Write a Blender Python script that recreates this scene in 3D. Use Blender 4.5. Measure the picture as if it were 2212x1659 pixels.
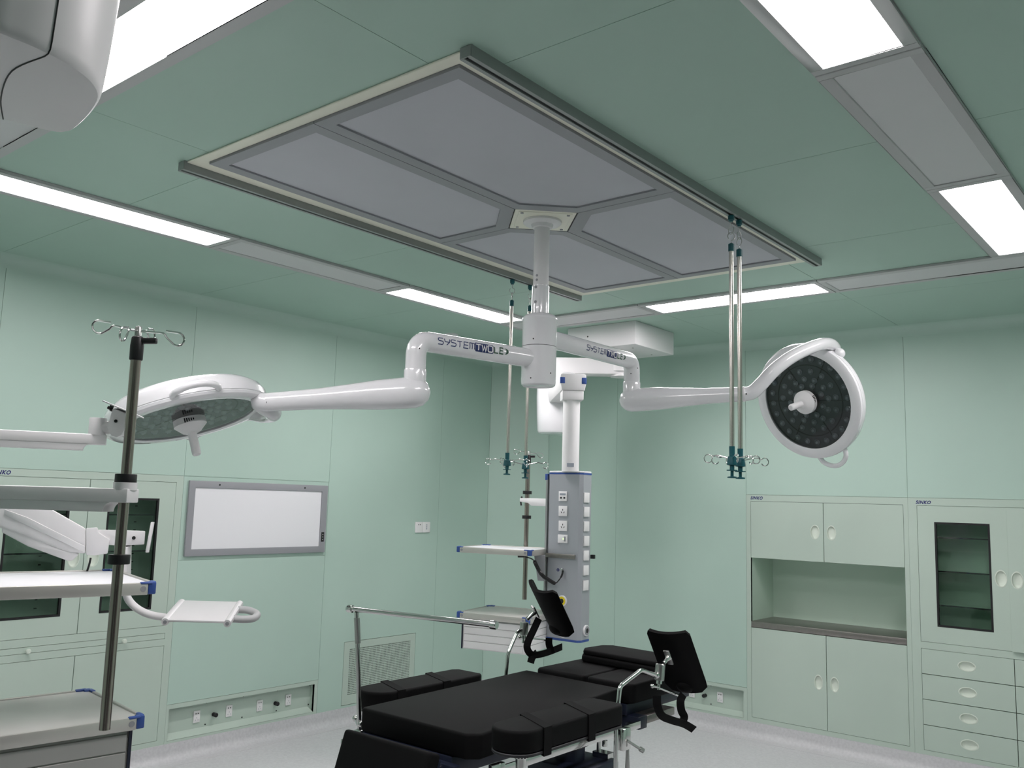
import bpy, bmesh, math, random
from mathutils import Vector, Matrix
for _o in list(bpy.data.objects):
    bpy.data.objects.remove(_o, do_unlink=True)
random.seed(4)
scene = bpy.context.scene
COL = scene.collection
PI = math.pi

# ------------------------------------------------------------------ camera
F_PX, W_PX, H_PX = 1924.2, 2212.0, 1659.0
YAW, PITCH, ROLL = 0.690966, 0.1306715, 0.0288598
CAM = Vector((0.0, 0.0, 1.65))
_f = Vector((-math.sin(YAW)*math.cos(PITCH), math.cos(YAW)*math.cos(PITCH), math.sin(PITCH)))
_r0 = Vector((math.cos(YAW), math.sin(YAW), 0))
_u0 = _r0.cross(_f)
RIGHT = _r0*math.cos(ROLL) + _u0*math.sin(ROLL)
UP = -_r0*math.sin(ROLL) + _u0*math.cos(ROLL)
FWD = _f
cam_data = bpy.data.cameras.new('camera')
cam_data.sensor_fit = 'HORIZONTAL'; cam_data.sensor_width = 36.0
cam_data.lens = 36.0*F_PX/W_PX
cam_data.clip_start = 0.02
cam = bpy.data.objects.new('camera', cam_data)
COL.objects.link(cam)
M3 = Matrix((RIGHT, UP, -FWD)).transposed()
cam.matrix_world = Matrix.Translation(CAM) @ M3.to_4x4()
scene.camera = cam

# ------------------------------------------------------------------ world / exposure
world = bpy.data.worlds.new('world'); scene.world = world
world.use_nodes = True
world.node_tree.nodes['Background'].inputs[0].default_value = (0.6, 0.65, 0.62, 1)
world.node_tree.nodes['Background'].inputs[1].default_value = 0.0
scene.view_settings.view_transform = 'Standard'
scene.view_settings.look = 'None'
scene.view_settings.gamma = 1.0
scene.view_settings.use_curve_mapping = False
scene.view_settings.exposure = 0.0
LAMP_POWER = 33.0          # emission of the lit ceiling lamp diffusers

# ------------------------------------------------------------------ pixel -> place helpers (a pixel is only a direction)
def ray(x, y):
    return RIGHT*((x-W_PX/2)/F_PX) - UP*((y-H_PX/2)/F_PX) + FWD
def PZ(x, y, z):
    d = ray(x, y); return CAM + d*((z-CAM.z)/d.z)
def PX(x, y, X):
    d = ray(x, y); return CAM + d*(X/d.x)
def PY(x, y, Y):
    d = ray(x, y); return CAM + d*(Y/d.y)
def PD(x, y, D):
    return CAM + ray(x, y)*D
def PV(x, y, q):
    d = ray(x, y); t = (q[0]*d.x+q[1]*d.y)/(d.x*d.x+d.y*d.y); return CAM + d*t
def V(*a): return Vector(a)

# ------------------------------------------------------------------ materials
MATS = {}
def mat(name, col, rough=0.5, metal=0.0, spec=0.5, coat=0.0, noise=0.0, nscale=30.0, bump=0.0, bscale=200.0, emit=0.0):
    m = bpy.data.materials.new(name); m.use_nodes = True
    nt = m.node_tree; p = nt.nodes['Principled BSDF']
    def lin(c): return tuple(((v/12.92) if v <= 0.04045 else ((v+0.055)/1.055)**2.4) for v in c)
    c = lin([v/255.0 for v in col])
    p.inputs['Base Color'].default_value = (*c, 1)
    p.inputs['Roughness'].default_value = rough
    p.inputs['Metallic'].default_value = metal
    p.inputs['Specular IOR Level'].default_value = spec
    p.inputs['Coat Weight'].default_value = coat
    p.inputs['Coat Roughness'].default_value = 0.05
    tc = nt.nodes.new('ShaderNodeTexCoord')
    if noise > 0:
        n = nt.nodes.new('ShaderNodeTexNoise'); n.inputs['Scale'].default_value = nscale; n.inputs['Detail'].default_value = 4
        nt.links.new(tc.outputs['Object'], n.inputs['Vector'])
        r = nt.nodes.new('ShaderNodeValToRGB')
        r.color_ramp.elements[0].position = 0.3; r.color_ramp.elements[1].position = 0.7
        r.color_ramp.elements[0].color = (*[v*(1-noise) for v in c], 1)
        r.color_ramp.elements[1].color = (*[min(1, v*(1+noise)) for v in c], 1)
        nt.links.new(n.outputs['Fac'], r.inputs['Fac']); nt.links.new(r.outputs['Color'], p.inputs['Base Color'])
    if bump > 0:
        n2 = nt.nodes.new('ShaderNodeTexNoise'); n2.inputs['Scale'].default_value = bscale; n2.inputs['Detail'].default_value = 3
        nt.links.new(tc.outputs['Object'], n2.inputs['Vector'])
        b = nt.nodes.new('ShaderNodeBump'); b.inputs['Strength'].default_value = bump; b.inputs['Distance'].default_value = 0.002
        nt.links.new(n2.outputs['Fac'], b.inputs['Height']); nt.links.new(b.outputs['Normal'], p.inputs['Normal'])
    if emit > 0:
        p.inputs['Emission Color'].default_value = (*c, 1); p.inputs['Emission Strength'].default_value = emit
    MATS[name] = m
    return m
mat('wall_green', (181, 206, 194), 0.42, noise=0.012, nscale=2.5)
mat('ceiling_green', (169, 196, 183), 0.5, noise=0.012, nscale=2.5)
mat('cabinet_green', (186, 203, 191), 0.45, noise=0.012, nscale=3)
mat('joint_green', (158, 182, 169), 0.8)
mat('cabinet_inside', (200, 222, 206), 0.6)
mat('handle_cup', (214, 224, 212), 0.5)
mat('gap_shade', (20, 30, 25), 0.9)  # near-black sheet behind the doors, paints the shade in their gaps
mat('white_gloss', (232, 233, 235), 0.25, coat=1.0)
mat('white_paint', (228, 228, 228), 0.38)
mat('white_plastic', (234, 234, 234), 0.4)
mat('white_board', (236, 237, 240), 0.35)
mat('cream_frame', (232, 232, 216), 0.42)
mat('grey_frame', (150, 152, 156), 0.5)
mat('filter_screen', (188, 190, 196), 0.7, noise=0.02, nscale=3)
mat('lamp_frame', (186, 188, 188), 0.5)
mat('lamp_off', (206, 207, 208), 0.5)
mat('alu', (206, 204, 198), 0.36, metal=0.55, noise=0.04, nscale=6)
mat('rail_grey', (150, 155, 153), 0.42, metal=0.25)
mat('alu_paint', (166, 171, 176), 0.42, metal=0.15)
mat('alu_side', (170, 174, 176), 0.42, metal=0.25)
mat('steel', (186, 186, 184), 0.3, metal=1.0)
mat('brushed_steel', (150, 146, 142), 0.36, metal=0.9, noise=0.05, nscale=60)
mat('shelf_steel', (212, 211, 206), 0.42, metal=0.45, noise=0.03, nscale=8)
mat('chrome', (220, 220, 218), 0.12, metal=1.0)
mat('pole_steel_dim', (172, 160, 153), 0.24, metal=1.0)  # steel darkened and warmed in colour to stand in for dim reflections
mat('black_vinyl', (12, 12, 13), 0.65, spec=0.12, bump=0.25, bscale=900)
mat('black_fabric', (12, 12, 13), 0.85, spec=0.2)
mat('black_plastic', (22, 22, 24), 0.45)
mat('navy', (26, 33, 52), 0.45)
mat('blue_trim', (52, 82, 150), 0.4)
mat('logo_blue', (34, 36, 104), 0.6)
mat('logo_navy', (28, 44, 96), 0.5)
mat('logo_green', (36, 78, 58), 0.5)
mat('teal', (8, 84, 92), 0.4)
mat('yellow', (226, 204, 30), 0.45)
mat('lens', (150, 160, 164), 0.05, spec=0.9, coat=1.0)
mat('lamp_inside', (62, 70, 72), 0.4)
mat('lamp_groove', (20, 24, 25), 0.5)
mat('grille_shade', (34, 46, 40), 0.9)  # dark backing colour, paints the shade seen through the grille holes
mat('dark_plate', (42, 43, 46), 0.5)
mat('dimming_steel', (96, 98, 100), 0.45, metal=0.5)
mat('drawer_white_shaded', (176, 176, 172), 0.4, metal=0.2)  # white drawer paint with the near unit's shade mixed into the colour
mat('rod_steel', (208, 204, 197), 0.26, metal=1.0)
mat('stickergrey', (150, 158, 168), 0.5)
mat('lime', (196, 206, 60), 0.5)
mat('led_green', (210, 255, 170), 0.4, emit=1.5)

def floor_mat():
    m = bpy.data.materials.new('vinyl_floor'); m.use_nodes = True
    nt = m.node_tree; p = nt.nodes['Principled BSDF']; p.inputs['Roughness'].default_value = 0.42
    tc = nt.nodes.new('ShaderNodeTexCoord')
    n1 = nt.nodes.new('ShaderNodeTexNoise'); n1.inputs['Scale'].default_value = 60; n1.inputs['Detail'].default_value = 5
    r1 = nt.nodes.new('ShaderNodeValToRGB')
    r1.color_ramp.elements[0].position = 0.35; r1.color_ramp.elements[0].color = (0.575, 0.575, 0.59, 1)
    r1.color_ramp.elements[1].position = 0.65; r1.color_ramp.elements[1].color = (0.645, 0.645, 0.66, 1)
    n2 = nt.nodes.new('ShaderNodeTexVoronoi'); n2.inputs['Scale'].default_value = 42
    r2 = nt.nodes.new('ShaderNodeValToRGB')
    r2.color_ramp.elements[0].position = 0.05; r2.color_ramp.elements[0].color = (0.45, 0.45, 0.47, 1)
    r2.color_ramp.elements[1].position = 0.10; r2.color_ramp.elements[1].color = (1, 1, 1, 1)
    mx = nt.nodes.new('ShaderNodeMixRGB'); mx.blend_type = 'MULTIPLY'; mx.inputs[0].default_value = 0.7
    for n in (n1, n2): nt.links.new(tc.outputs['Object'], n.inputs['Vector'])
    nt.links.new(n1.outputs['Fac'], r1.inputs['Fac']); nt.links.new(n2.outputs['Distance'], r2.inputs['Fac'])
    nt.links.new(r1.outputs['Color'], mx.inputs[1]); nt.links.new(r2.outputs['Color'], mx.inputs[2])
    nt.links.new(mx.outputs['Color'], p.inputs['Base Color'])
    MATS['vinyl_floor'] = m
floor_mat()

def glass_mat(name, tint, gloss_ior=1.5, mul=1.0):
    m = bpy.data.materials.new(name); m.use_nodes = True
    nt = m.node_tree; nt.nodes.remove(nt.nodes['Principled BSDF'])
    out = nt.nodes['Material Output']
    t = nt.nodes.new('ShaderNodeBsdfTransparent'); t.inputs[0].default_value = (*tint, 1)
    g = nt.nodes.new('ShaderNodeBsdfGlossy'); g.inputs['Roughness'].default_value = 0.03
    g.inputs[0].default_value = (1, 1, 1, 1)
    fr = nt.nodes.new('ShaderNodeFresnel'); fr.inputs[0].default_value = gloss_ior
    mx = nt.nodes.new('ShaderNodeMixShader')
    nt.links.new(fr.outputs[0], mx.inputs[0]); nt.links.new(t.outputs[0], mx.inputs[1]); nt.links.new(g.outputs[0], mx.inputs[2])
    nt.links.new(mx.outputs[0], out.inputs[0])
    MATS[name] = m
glass_mat('cabinet_glass', (0.88, 0.95, 0.91))
glass_mat('lamp_glass', (0.84, 0.88, 0.89))

def emit_mat(name, col, strength):
    m = bpy.data.materials.new(name); m.use_nodes = True
    nt = m.node_tree; nt.nodes.remove(nt.nodes['Principled BSDF'])
    e = nt.nodes.new('ShaderNodeEmission'); e.inputs[0].default_value = (*col, 1); e.inputs[1].default_value = strength
    nt.links.new(e.outputs[0], nt.nodes['Material Output'].inputs[0]); MATS[name] = m
emit_mat('lamp_on', (1.0, 0.93, 0.955), LAMP_POWER)

# ------------------------------------------------------------------ mesh builder
ORG = {}
class B:
    def __init__(s): s.v = []; s.f = []
    def quadmesh(s, vs, fs):
        o = len(s.v); s.v += [Vector(q) for q in vs]; s.f += [tuple(i+o for i in q) for q in fs]; return s
    def obox(s, c, ax, ay, az):
        c, ax, ay, az = Vector(c), Vector(ax), Vector(ay), Vector(az)
        vs = [c+ax*i+ay*j+az*k for k in (-1, 1) for j in (-1, 1) for i in (-1, 1)]
        fs = [(0, 2, 3, 1), (4, 5, 7, 6), (0, 1, 5, 4), (2, 6, 7, 3), (0, 4, 6, 2), (1, 3, 7, 5)]
        if ax.cross(ay).dot(az) < 0: fs = [tuple(reversed(q)) for q in fs]
        return s.quadmesh(vs, fs)
    def box(s, x0, x1, y0, y1, z0, z1):
        return s.obox(((x0+x1)/2, (y0+y1)/2, (z0+z1)/2), (abs(x1-x0)/2, 0, 0), (0, abs(y1-y0)/2, 0), (0, 0, abs(z1-z0)/2))
    def tube(s, pts, r, seg=16, caps=True, flat=None):
        pts = [Vector(p) for p in pts]; n = len(pts)
        rs = r if isinstance(r, (list, tuple)) else [r]*n
        ts = []
        for i in range(n):
            a = pts[max(0, i-1)]; b = pts[min(n-1, i+1)]
            t = (b-a)
            ts.append(t.normalized() if t.length > 1e-9 else V(0, 0, 1))
        ref = V(0, 0, 1) if abs(ts[0].z) < 0.9 else V(1, 0, 0)
        u = ts[0].cross(ref).normalized()
        o = len(s.v)
        for i in range(n):
            u = (u - ts[i]*u.dot(ts[i]))
            u = u.normalized() if u.length > 1e-6 else ts[i].orthogonal().normalized()
            w = ts[i].cross(u)
            for k in range(seg):
                a = 2*PI*k/seg
                s.v.append(pts[i] + (u*math.cos(a)+w*math.sin(a))*rs[i])
        for i in range(n-1):
            for k in range(seg):
                k2 = (k+1) % seg
                s.f.append((o+i*seg+k, o+i*seg+k2, o+(i+1)*seg+k2, o+(i+1)*seg+k))
        if caps:
            s.f.append(tuple(o+k for k in reversed(range(seg))))
            s.f.append(tuple(o+(n-1)*seg+k for k in range(seg)))
        return s
    def cyl(s, a, b, r, r2=None, seg=24):
        return s.tube([a, b], [r, r if r2 is None else r2], seg)
    def lathe(s, prof, org, axis=(0, 0, 1), seg=48, su=1.0, sv=1.0, uref=None, caps=True):
        org = Vector(org); ax = Vector(axis).normalized()
        u = Vector(uref) if uref is not None else ax.orthogonal()
        u = (u-ax*u.dot(ax)).normalized(); w = ax.cross(u)
        o = len(s.v); n = len(prof)
        for (r, h) in prof:
            for k in range(seg):
                a = 2*PI*k/seg
                s.v.append(org + ax*h + u*(math.cos(a)*r*su) + w*(math.sin(a)*r*sv))
        for i in range(n-1):
            for k in range(seg):
                k2 = (k+1) % seg
                s.f.append((o+i*seg+k, o+i*seg+k2, o+(i+1)*seg+k2, o+(i+1)*seg+k))
        if caps and prof[0][0] > 2e-6: s.f.append(tuple(o+k for k in reversed(range(seg))))
        if caps and prof[-1][0] > 2e-6: s.f.append(tuple(o+(n-1)*seg+k for k in range(seg)))
        return s
    def prism(s, poly, org, ux, uy, n, t):
        org, ux, uy, n = Vector(org), Vector(ux), Vector(uy), Vector(n)
        o = len(s.v); k = len(poly)
        for h in (0, t):
            for (a, b) in poly: s.v.append(org+ux*a+uy*b+n*h)
        top = tuple(o+k+i for i in range(k)); bot = tuple(o+i for i in reversed(range(k)))
        area = sum(poly[i][0]*poly[(i+1) % k][1]-poly[(i+1) % k][0]*poly[i][1] for i in range(k))
        flip = (area < 0) != (ux.cross(uy).dot(n)*t < 0)
        fs = [top, bot] + [(o+i, o+(i+1) % k, o+k+(i+1) % k, o+k+i) for i in range(k)]
        if flip: fs = [tuple(reversed(q)) for q in fs]
        s.f += fs; return s
    def ribbon(s, pts, width, facing, thick=0.003):
        pts = [Vector(p) for p in pts]; n = len(pts); fc = Vector(facing).normalized()
        o = len(s.v)
        for i in range(n):
            t = (pts[min(n-1, i+1)]-pts[max(0, i-1)]).normalized()
            w = t.cross(fc).normalized(); d = w.cross(t).normalized()
            for (a, b) in ((-1, -1), (1, -1), (1, 1), (-1, 1)):
                s.v.append(pts[i]+w*(a*width/2)+d*(b*thick/2))
        for i in range(n-1):
            for k in range(4):
                k2 = (k+1) % 4
                s.f.append((o+i*4+k, o+i*4+k2, o+i*4+4+k2, o+i*4+4+k))
        s.f.append((o+3, o+2, o+1, o)); e = o+(n-1)*4; s.f.append((e, e+1, e+2, e+3))
        return s
    def sphere(s, c, r, seg=20, rings=12, sq=(1, 1, 1)):
        prof = []
        c = Vector(c); o = len(s.v)
        s.lathe([(max(1e-7, r*math.sin(PI*i/rings)), -r*math.cos(PI*i/rings)) for i in range(rings+1)], (0, 0, 0), (0, 0, 1), seg)
        for i in range(o, len(s.v)):
            q = s.v[i]; s.v[i] = c + V(q.x*sq[0], q.y*sq[1], q.z*sq[2])
        return s
    def panel(s, m, u0, u1, v0, v1, w0, w1, holes=(), ovals=()):
        """slab between w0 (back) and w1 (front) with rectangular holes and elliptical holes; m(u,v,w) -> world"""
        cells = list(holes) + [(cu-a*1.15, cu+a*1.15, cv-b*1.15, cv+b*1.15) for (cu, cv, a, b) in ovals]
        us = sorted({u0, u1, *[h[0] for h in cells], *[h[1] for h in cells]}); us = [x for x in us if u0-1e-9 <= x <= u1+1e-9]
        vs = sorted({v0, v1, *[h[2] for h in cells], *[h[3] for h in cells]}); vs = [x for x in vs if v0-1e-9 <= x <= v1+1e-9]
        flip = (m(1, 0, 0)-m(0, 0, 0)).cross(m(0, 1, 0)-m(0, 0, 0)).dot(m(0, 0, 1)-m(0, 0, 0)) < 0
        def F(q):
            s.f.append(tuple(reversed(q)) if flip else tuple(q))
        def idx(u, v, w):
            s.v.append(m(u, v, w)); return len(s.v)-1
        full = {}
        for i in range(len(us)-1):
            for j in range(len(vs)-1):
                cu, cv = (us[i]+us[i+1])/2, (vs[j]+vs[j+1])/2
                k = 1
                for h in holes:
                    if h[0] < cu < h[1] and h[2] < cv < h[3]: k = 0
                for (ou, ov, a, b) in ovals:
                    if abs(cu-ou) < a*1.15 and abs(cv-ov) < b*1.15: k = 2
                full[i, j] = k
        for (i, j), k in full.items():
            if k == 0: continue
            a, b, c, d = us[i], us[i+1], vs[j], vs[j+1]
            if k == 1:
                F([idx(a, c, w1), idx(b, c, w1), idx(b, d, w1), idx(a, d, w1)])
                F([idx(a, d, w0), idx(b, d, w0), idx(b, c, w0), idx(a, c, w0)])
            for (di, dj, p, q) in ((-1, 0, (a, d), (a, c)), (1, 0, (b, c), (b, d)), (0, -1, (a, c), (b, c)), (0, 1, (b, d), (a, d))):
                if full.get((i+di, j+dj), 0) == 0:
                    F([idx(*p, w0), idx(*q, w0), idx(*q, w1), idx(*p, w1)])
        for (ou, ov, a, b) in ovals:
            A, Bb = a*1.15, b*1.15; N = 32
            inner = []; outer = []; low = []
            for k in range(N):
                t = 2*PI*k/N; ct, st = math.cos(t), math.sin(t)
                sc = 1/max(abs(ct), abs(st))
                outer.append(idx(ou+A*ct*sc, ov+Bb*st*sc, w1)); inner.append(idx(ou+a*ct, ov+b*st, w1)); low.append(idx(ou+a*ct, ov+b*st, w0))
            for k in range(N):
                k2 = (k+1) % N
                F([outer[k], outer[k2], inner[k2], inner[k]]); F([inner[k], inner[k2], low[k2], low[k]])
        return s
    def build(s, name, material, parent=None, bevel=0.0, segs=2, smooth=True, kind=None, angle=35, org=None):
        if parent is not None: o = ORG[parent]
        elif org is not None: o = Vector(org)
        else:
            xs = [q.x for q in s.v]; ys = [q.y for q in s.v]; zs = [q.z for q in s.v]
            o = V((min(xs)+max(xs))/2, (min(ys)+max(ys))/2, min(zs))
        me = bpy.data.meshes.new(name)
        me.from_pydata([tuple(q-o) for q in s.v], [], s.f)
        me.update()
        if bevel > 0:
            bm = bmesh.new(); bm.from_mesh(me)
            bmesh.ops.remove_doubles(bm, verts=bm.verts, dist=1e-6)
            es = [e for e in bm.edges if len(e.link_faces) == 2 and e.calc_face_angle(0) > math.radians(30)]
            bmesh.ops.bevel(bm, geom=es, offset=bevel, segments=segs, profile=0.5, affect='EDGES', clamp_overlap=True)
            bm.to_mesh(me); bm.free()
        if smooth:
            me.shade_smooth(); me.set_sharp_from_angle(angle=math.radians(angle))
        if material: me.materials.append(MATS[material])
        ob = bpy.data.objects.new(name, me); COL.objects.link(ob)
        if parent is not None: ob.parent = parent
        else: ob.location = o
        ORG[ob] = o
        if kind: ob['kind'] = kind
        return ob
def tag(o, label, cat, group=None):
    o['label'] = label; o['category'] = cat
    if group: o['group'] = group
    return o
def thing(name, label, cat, loc, group=None):
    o = bpy.data.objects.new(name, None); COL.objects.link(o); o.location = Vector(loc); o.empty_display_size = 0.1
    ORG[o] = Vector(loc)
    return tag(o, label, cat, group)
def struct(o): o['kind'] = 'structure'; return o
def smooth_path(pts, n=8):
    pts = [Vector(p) for p in pts]; out = []
    for i in range(len(pts)-1):
        p0 = pts[max(0, i-1)]; p1 = pts[i]; p2 = pts[i+1]; p3 = pts[min(len(pts)-1, i+2)]
        for k in range(n):
            t = k/n
            out.append(0.5*((2*p1)+(p2-p0)*t+(2*p0-5*p1+4*p2-p3)*t*t+(3*p1-p0-3*p2+p3)*t**3))
    out.append(pts[-1]); return out
def bend(pts, r=0.02, n=6):
    """polyline with rounded corners"""
    pts = [Vector(p) for p in pts]; out = [pts[0]]
    for i in range(1, len(pts)-1):
        a, b, c = pts[i-1], pts[i], pts[i+1]
        d1 = (a-b); d2 = (c-b); q = min(r, d1.length*0.49, d2.length*0.49)
        p = b+d1.normalized()*q; e = b+d2.normalized()*q
        for k in range(n+1):
            t = k/n; out.append(p*(1-t)**2+b*2*t*(1-t)+e*t*t)
    out.append(pts[-1]); return out
def text_geo(body, size, shear=0.0, offset=0.0, spacing=1.0):
    c = bpy.data.curves.new('txt', 'FONT'); c.body = body; c.size = size; c.shear = shear; c.offset = offset; c.space_character = spacing
    o = bpy.data.objects.new('txt', c); COL.objects.link(o)
    dg = bpy.context.evaluated_depsgraph_get(); me = o.evaluated_get(dg).to_mesh()
    vs = [v.co.copy() for v in me.vertices]; fs = [tuple(p.vertices) for p in me.polygons]
    bpy.data.objects.remove(o, do_unlink=True); bpy.data.curves.remove(c)
    return vs, fs
# ================================================================== THE ROOM
XL, YB, ZC = -5.25, 6.37, 2.92            # left wall, back wall, ceiling
XR, YF = 1.30, -1.00                      # walls beside and behind the viewer
CH0, CH1 = V(XL, 6.056, 0), V(-4.82, YB, 0)   # corner panel between left and back wall
chd = (CH1-CH0); chl = chd.length; chd.normalize(); chn = V(chd.y, -chd.x, 0)
if chn.x < 0: chn = -chn
def mL(u, v, w): return V(XL+w, u, v)
def mBk(u, v, w): return V(u, YB-w, v)
def mCh(u, v, w): return CH0 + chd*u + chn*w + V(0, 0, v)
def mC(u, v, w): return V(u, v, ZC-w)
RC = 0.07                                  # ceiling cove radius
ZT = ZC-RC; ZB = 0.105
GAP = 0.0011
b = B(); b.box(XL-0.6, XR+0.2, YF-0.2, YB+0.6, -0.06, 0.0)
struct(b.build('floor', 'vinyl_floor', smooth=False))

def wall(name, m, tiles, u0, u1, holes=(), mt='wall_green'):
    b = B(); b.panel(m, u0, u1, 0.0, ZT, -0.034, -0.004, holes=holes)
    w = struct(b.build(name, 'joint_green', smooth=False))
    for t in tiles:
        hs = t[4] if len(t) > 4 else ()
        b = B(); b.panel(m, t[0]+GAP, t[1]-GAP, t[2]+GAP, t[3]-(GAP if t[3] < ZT-0.01 else 0), -0.0039, 0.0, holes=hs)
        b.build('panel', mt, w, smooth=False)
    return w
ys = [YF, -0.42, 0.75, 1.92, 3.09, 4.26, 5.43, 6.056]
tl = []
GR = (4.485, 5.225, 0.120, 0.578)
for i in range(7):
    a, c = ys[i], ys[i+1]
    if i == 3: tl.append((a, c, 1.75, ZT))
    elif i == 4: tl += [(a, c, 1.75, ZT), (a, c, 1.218, 1.75), (a, c, 0.338, 1.218)]
    elif i == 5: tl.append((a, c, ZB-0.02, ZT, [GR]))
    else: tl.append((a, c, ZB-0.02, ZT))
wall('wall_left', mL, tl, YF, 6.056, holes=[(1.92, 3.09, 0.085, 1.75), (3.09, 4.26, 0.085, 0.338), GR])
xs = [-4.82, -4.10, -2.94, -1.78, -0.62, 0.54, XR]
tb = [(xs[0], xs[1], ZB-0.02, ZT), (xs[1], xs[2], 0.338, ZT), (xs[2], xs[3], 1.75, ZT), (xs[3], xs[4], 1.75, ZT), (xs[4], xs[5], ZB-0.02, ZT), (xs[5], xs[6], ZB-0.02, ZT)]
wall('wall_back', mBk, tb, -4.82, XR, holes=[(xs[1], xs[2], 0.085, 0.338), (xs[2], xs[4], 0.085, 1.75)])
wall('wall_corner', mCh, [(0, chl, ZB-0.02, ZT)], 0, chl)
wall('wall_right', lambda u, v, w: V(XR-w, u, v), [(YF, 0.75, 0, ZT), (0.75, 3.09, 0, ZT), (3.09, YB, 0, ZT)], YF, YB)
wall('wall_front', lambda u, v, w: V(u, YF+w, v), [(XL, -2.95, 0, ZT), (-2.95, -0.62, 0, ZT), (-0.62, XR, 0, ZT)], XL, XR)

# invented dark steel doors, unseen, added to cut light from the viewer's side
b = B(); b.box(XR-0.045, XR-0.002, -0.75, 2.2, 0.003, 2.35); dr1 = struct(b.build('dimming_door_1', 'dimming_steel', bevel=0.004))
b = B(); b.box(XR-0.09, XR-0.046, -0.55, -0.51, 0.85, 1.25); b.build('dimming_door_handle', 'steel', dr1, bevel=0.006)
b = B(); b.box(-1.4, 0.6, YF+0.002, YF+0.045, 0.003, 2.25); dr2 = struct(b.build('dimming_door_2', 'dimming_steel', bevel=0.004))  # second unseen dark door, added for the same dimming
b = B(); b.box(0.42, 0.46, YF+0.046, YF+0.09, 0.85, 1.25); b.build('dimming_door_handle', 'steel', dr2, bevel=0.006)
# ceiling of enamelled panels
cx = [XL, -4.12, -2.95, -1.79, -0.62, 0.55, XR]
cy = [YF, -0.52, 0.68, 1.87, 3.06, 4.15, 5.34, YB]
b = B(); b.panel(mC, XL-0.1, XR+0.1, YF-0.1, YB+0.1, -0.05, -0.003)
ceil = struct(b.build('ceiling', 'joint_green', smooth=False))
for i in range(6):
    for j in range(7):
        u0 = cx[i] if i else XL+RC; u1 = cx[i+1]
        v0 = cy[j]; v1 = cy[j+1] if j < 6 else YB-RC
        b = B(); b.panel(mC, u0+(GAP if i else 0), u1-GAP, v0+GAP, v1-(GAP if j < 6 else 0), -0.0029, 0.0)
        b.build('panel', 'ceiling_green', ceil, smooth=False)
# coved strips where wall and ceiling meet
def cove(name, a, c, n):
    a, c, n = Vector(a), Vector(c), Vector(n); b = B(); N = 8; o = 0
    for p in (a, c):
        for k in range(N+1):
            t = PI/2*k/N
            b.v.append(p + n*(RC-RC*math.cos(t)) + V(0, 0, ZT+RC*math.sin(t)) - n*0.0)
    for k in range(N):
        b.f.append((k, k+1, N+1+k+1, N+1+k))
    return struct(b.build(name, 'wall_green'))
cove('trim_1', (XL, YF, 0), (XL, 6.056+0.02, 0), (1, 0, 0))
cove('trim_2', (-4.82-0.02, YB, 0), (XR, YB, 0), (0, -1, 0))
cove('trim_3', CH0-chd*0.02, CH1+chd*0.02, chn)
# coved vinyl skirting
def skirting(name, a, c, n):
    a, c, n = Vector(a), Vector(c), Vector(n); b = B()
    R = 0.055; prof = [(0.0, 0.0), (0.0, ZB), (0.003, ZB), (0.0035, R)]
    for k in range(1, 9):
        t = PI/2*k/8; prof.append((0.0035+R-R*math.cos(t), R-R*math.sin(t)+0.0012))
    prof.append((0.0035+R+0.06, 0.0011)); prof.append((0.0035+R+0.06, 0.0))
    k = len(prof)
    for p in (a, c):
        for (d, h) in prof: b.v.append(p+n*d+V(0, 0, h))
    for i in range(k):
        j = (i+1) % k; b.f.append((i, j, k+j, k+i))
    return struct(b.build(name, 'vinyl_floor', org=(0, 0, 0)))
skirting('baseboard_left', (XL, YF, 0), (XL, 6.1, 0), (1, 0, 0))
skirting('baseboard_back', (-4.86, YB, 0), (XR, YB, 0), (0, -1, 0))
skirting('baseboard_corner', CH0-chd*0.03, CH1+chd*0.03, chn)

# ================================================================== CEILING LAMPS (ring around the air panel)
def ceiling_lamp(x0, x1, y0, y1, lit, label, group):
    t = thing('ceiling_lamp', label, 'ceiling lamp', ((x0+x1)/2, (y0+y1)/2, ZC-0.014), group)
    z0, z1 = ZC-0.014, ZC-0.0002
    lx = (x1-x0) > (y1-y0)
    ax, ay = (0.033, 0.042) if lx else (0.042, 0.033)
    e = 0.002
    b = B()
    b.box(x0+e, x1-e, y0+e, y0+ay, z0, z1); b.box(x0+e, x1-e, y1-ay, y1-e, z0, z1)
    b.box(x0+e, x0+ax, y0+ay, y1-ay, z0, z1); b.box(x1-ax, x1-e, y0+ay, y1-ay, z0, z1)
    b.build('frame', 'lamp_frame', t, bevel=0.002, segs=1)
    b = B(); b.box(x0+ax, x1-ax, y0+ay, y1-ay, ZC-0.010, z1)
    b.build('diffuser', 'lamp_on' if lit else 'lamp_off', t, smooth=False)
LW = [1.275, 2.45, 3.62, 4.785]
G0 = 'lit lamps in the ceiling ring'; G1 = 'switched-off lamps in the ceiling ring'
ceiling_lamp(-4.10, -3.81, LW[0], LW[1], True, 'lit white lamp above the glazed cabinet wall, farther from the room corner', G0)
ceiling_lamp(-4.10, -3.81, LW[1], LW[2], False, 'unlit lamp panel between two lit lamps, above the framed white film viewer', G1)
ceiling_lamp(-4.10, -3.81, LW[2], LW[3], True, 'lit white lamp near the room corner, above the air grille wall', G0)
ceiling_lamp(-0.912, -0.612, LW[0], LW[1], True, 'lit white lamp beside the rail with two hanging rods, away from the back wall', G0)
ceiling_lamp(-0.912, -0.612, LW[1], LW[2], False, 'unlit lamp panel between two lit lamps beside the rail with hanging rods', G1)
ceiling_lamp(-0.912, -0.612, LW[2], LW[3], True, 'lit white lamp above the glazed drawer cabinet, at the ring corner', G0)
bx = [-4.10, -2.94, -1.785, -0.612]
ceiling_lamp(bx[0], bx[1], 4.785, 5.10, False, 'unlit lamp panel by the white ceiling box of the far supply pendant', G1)
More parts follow.
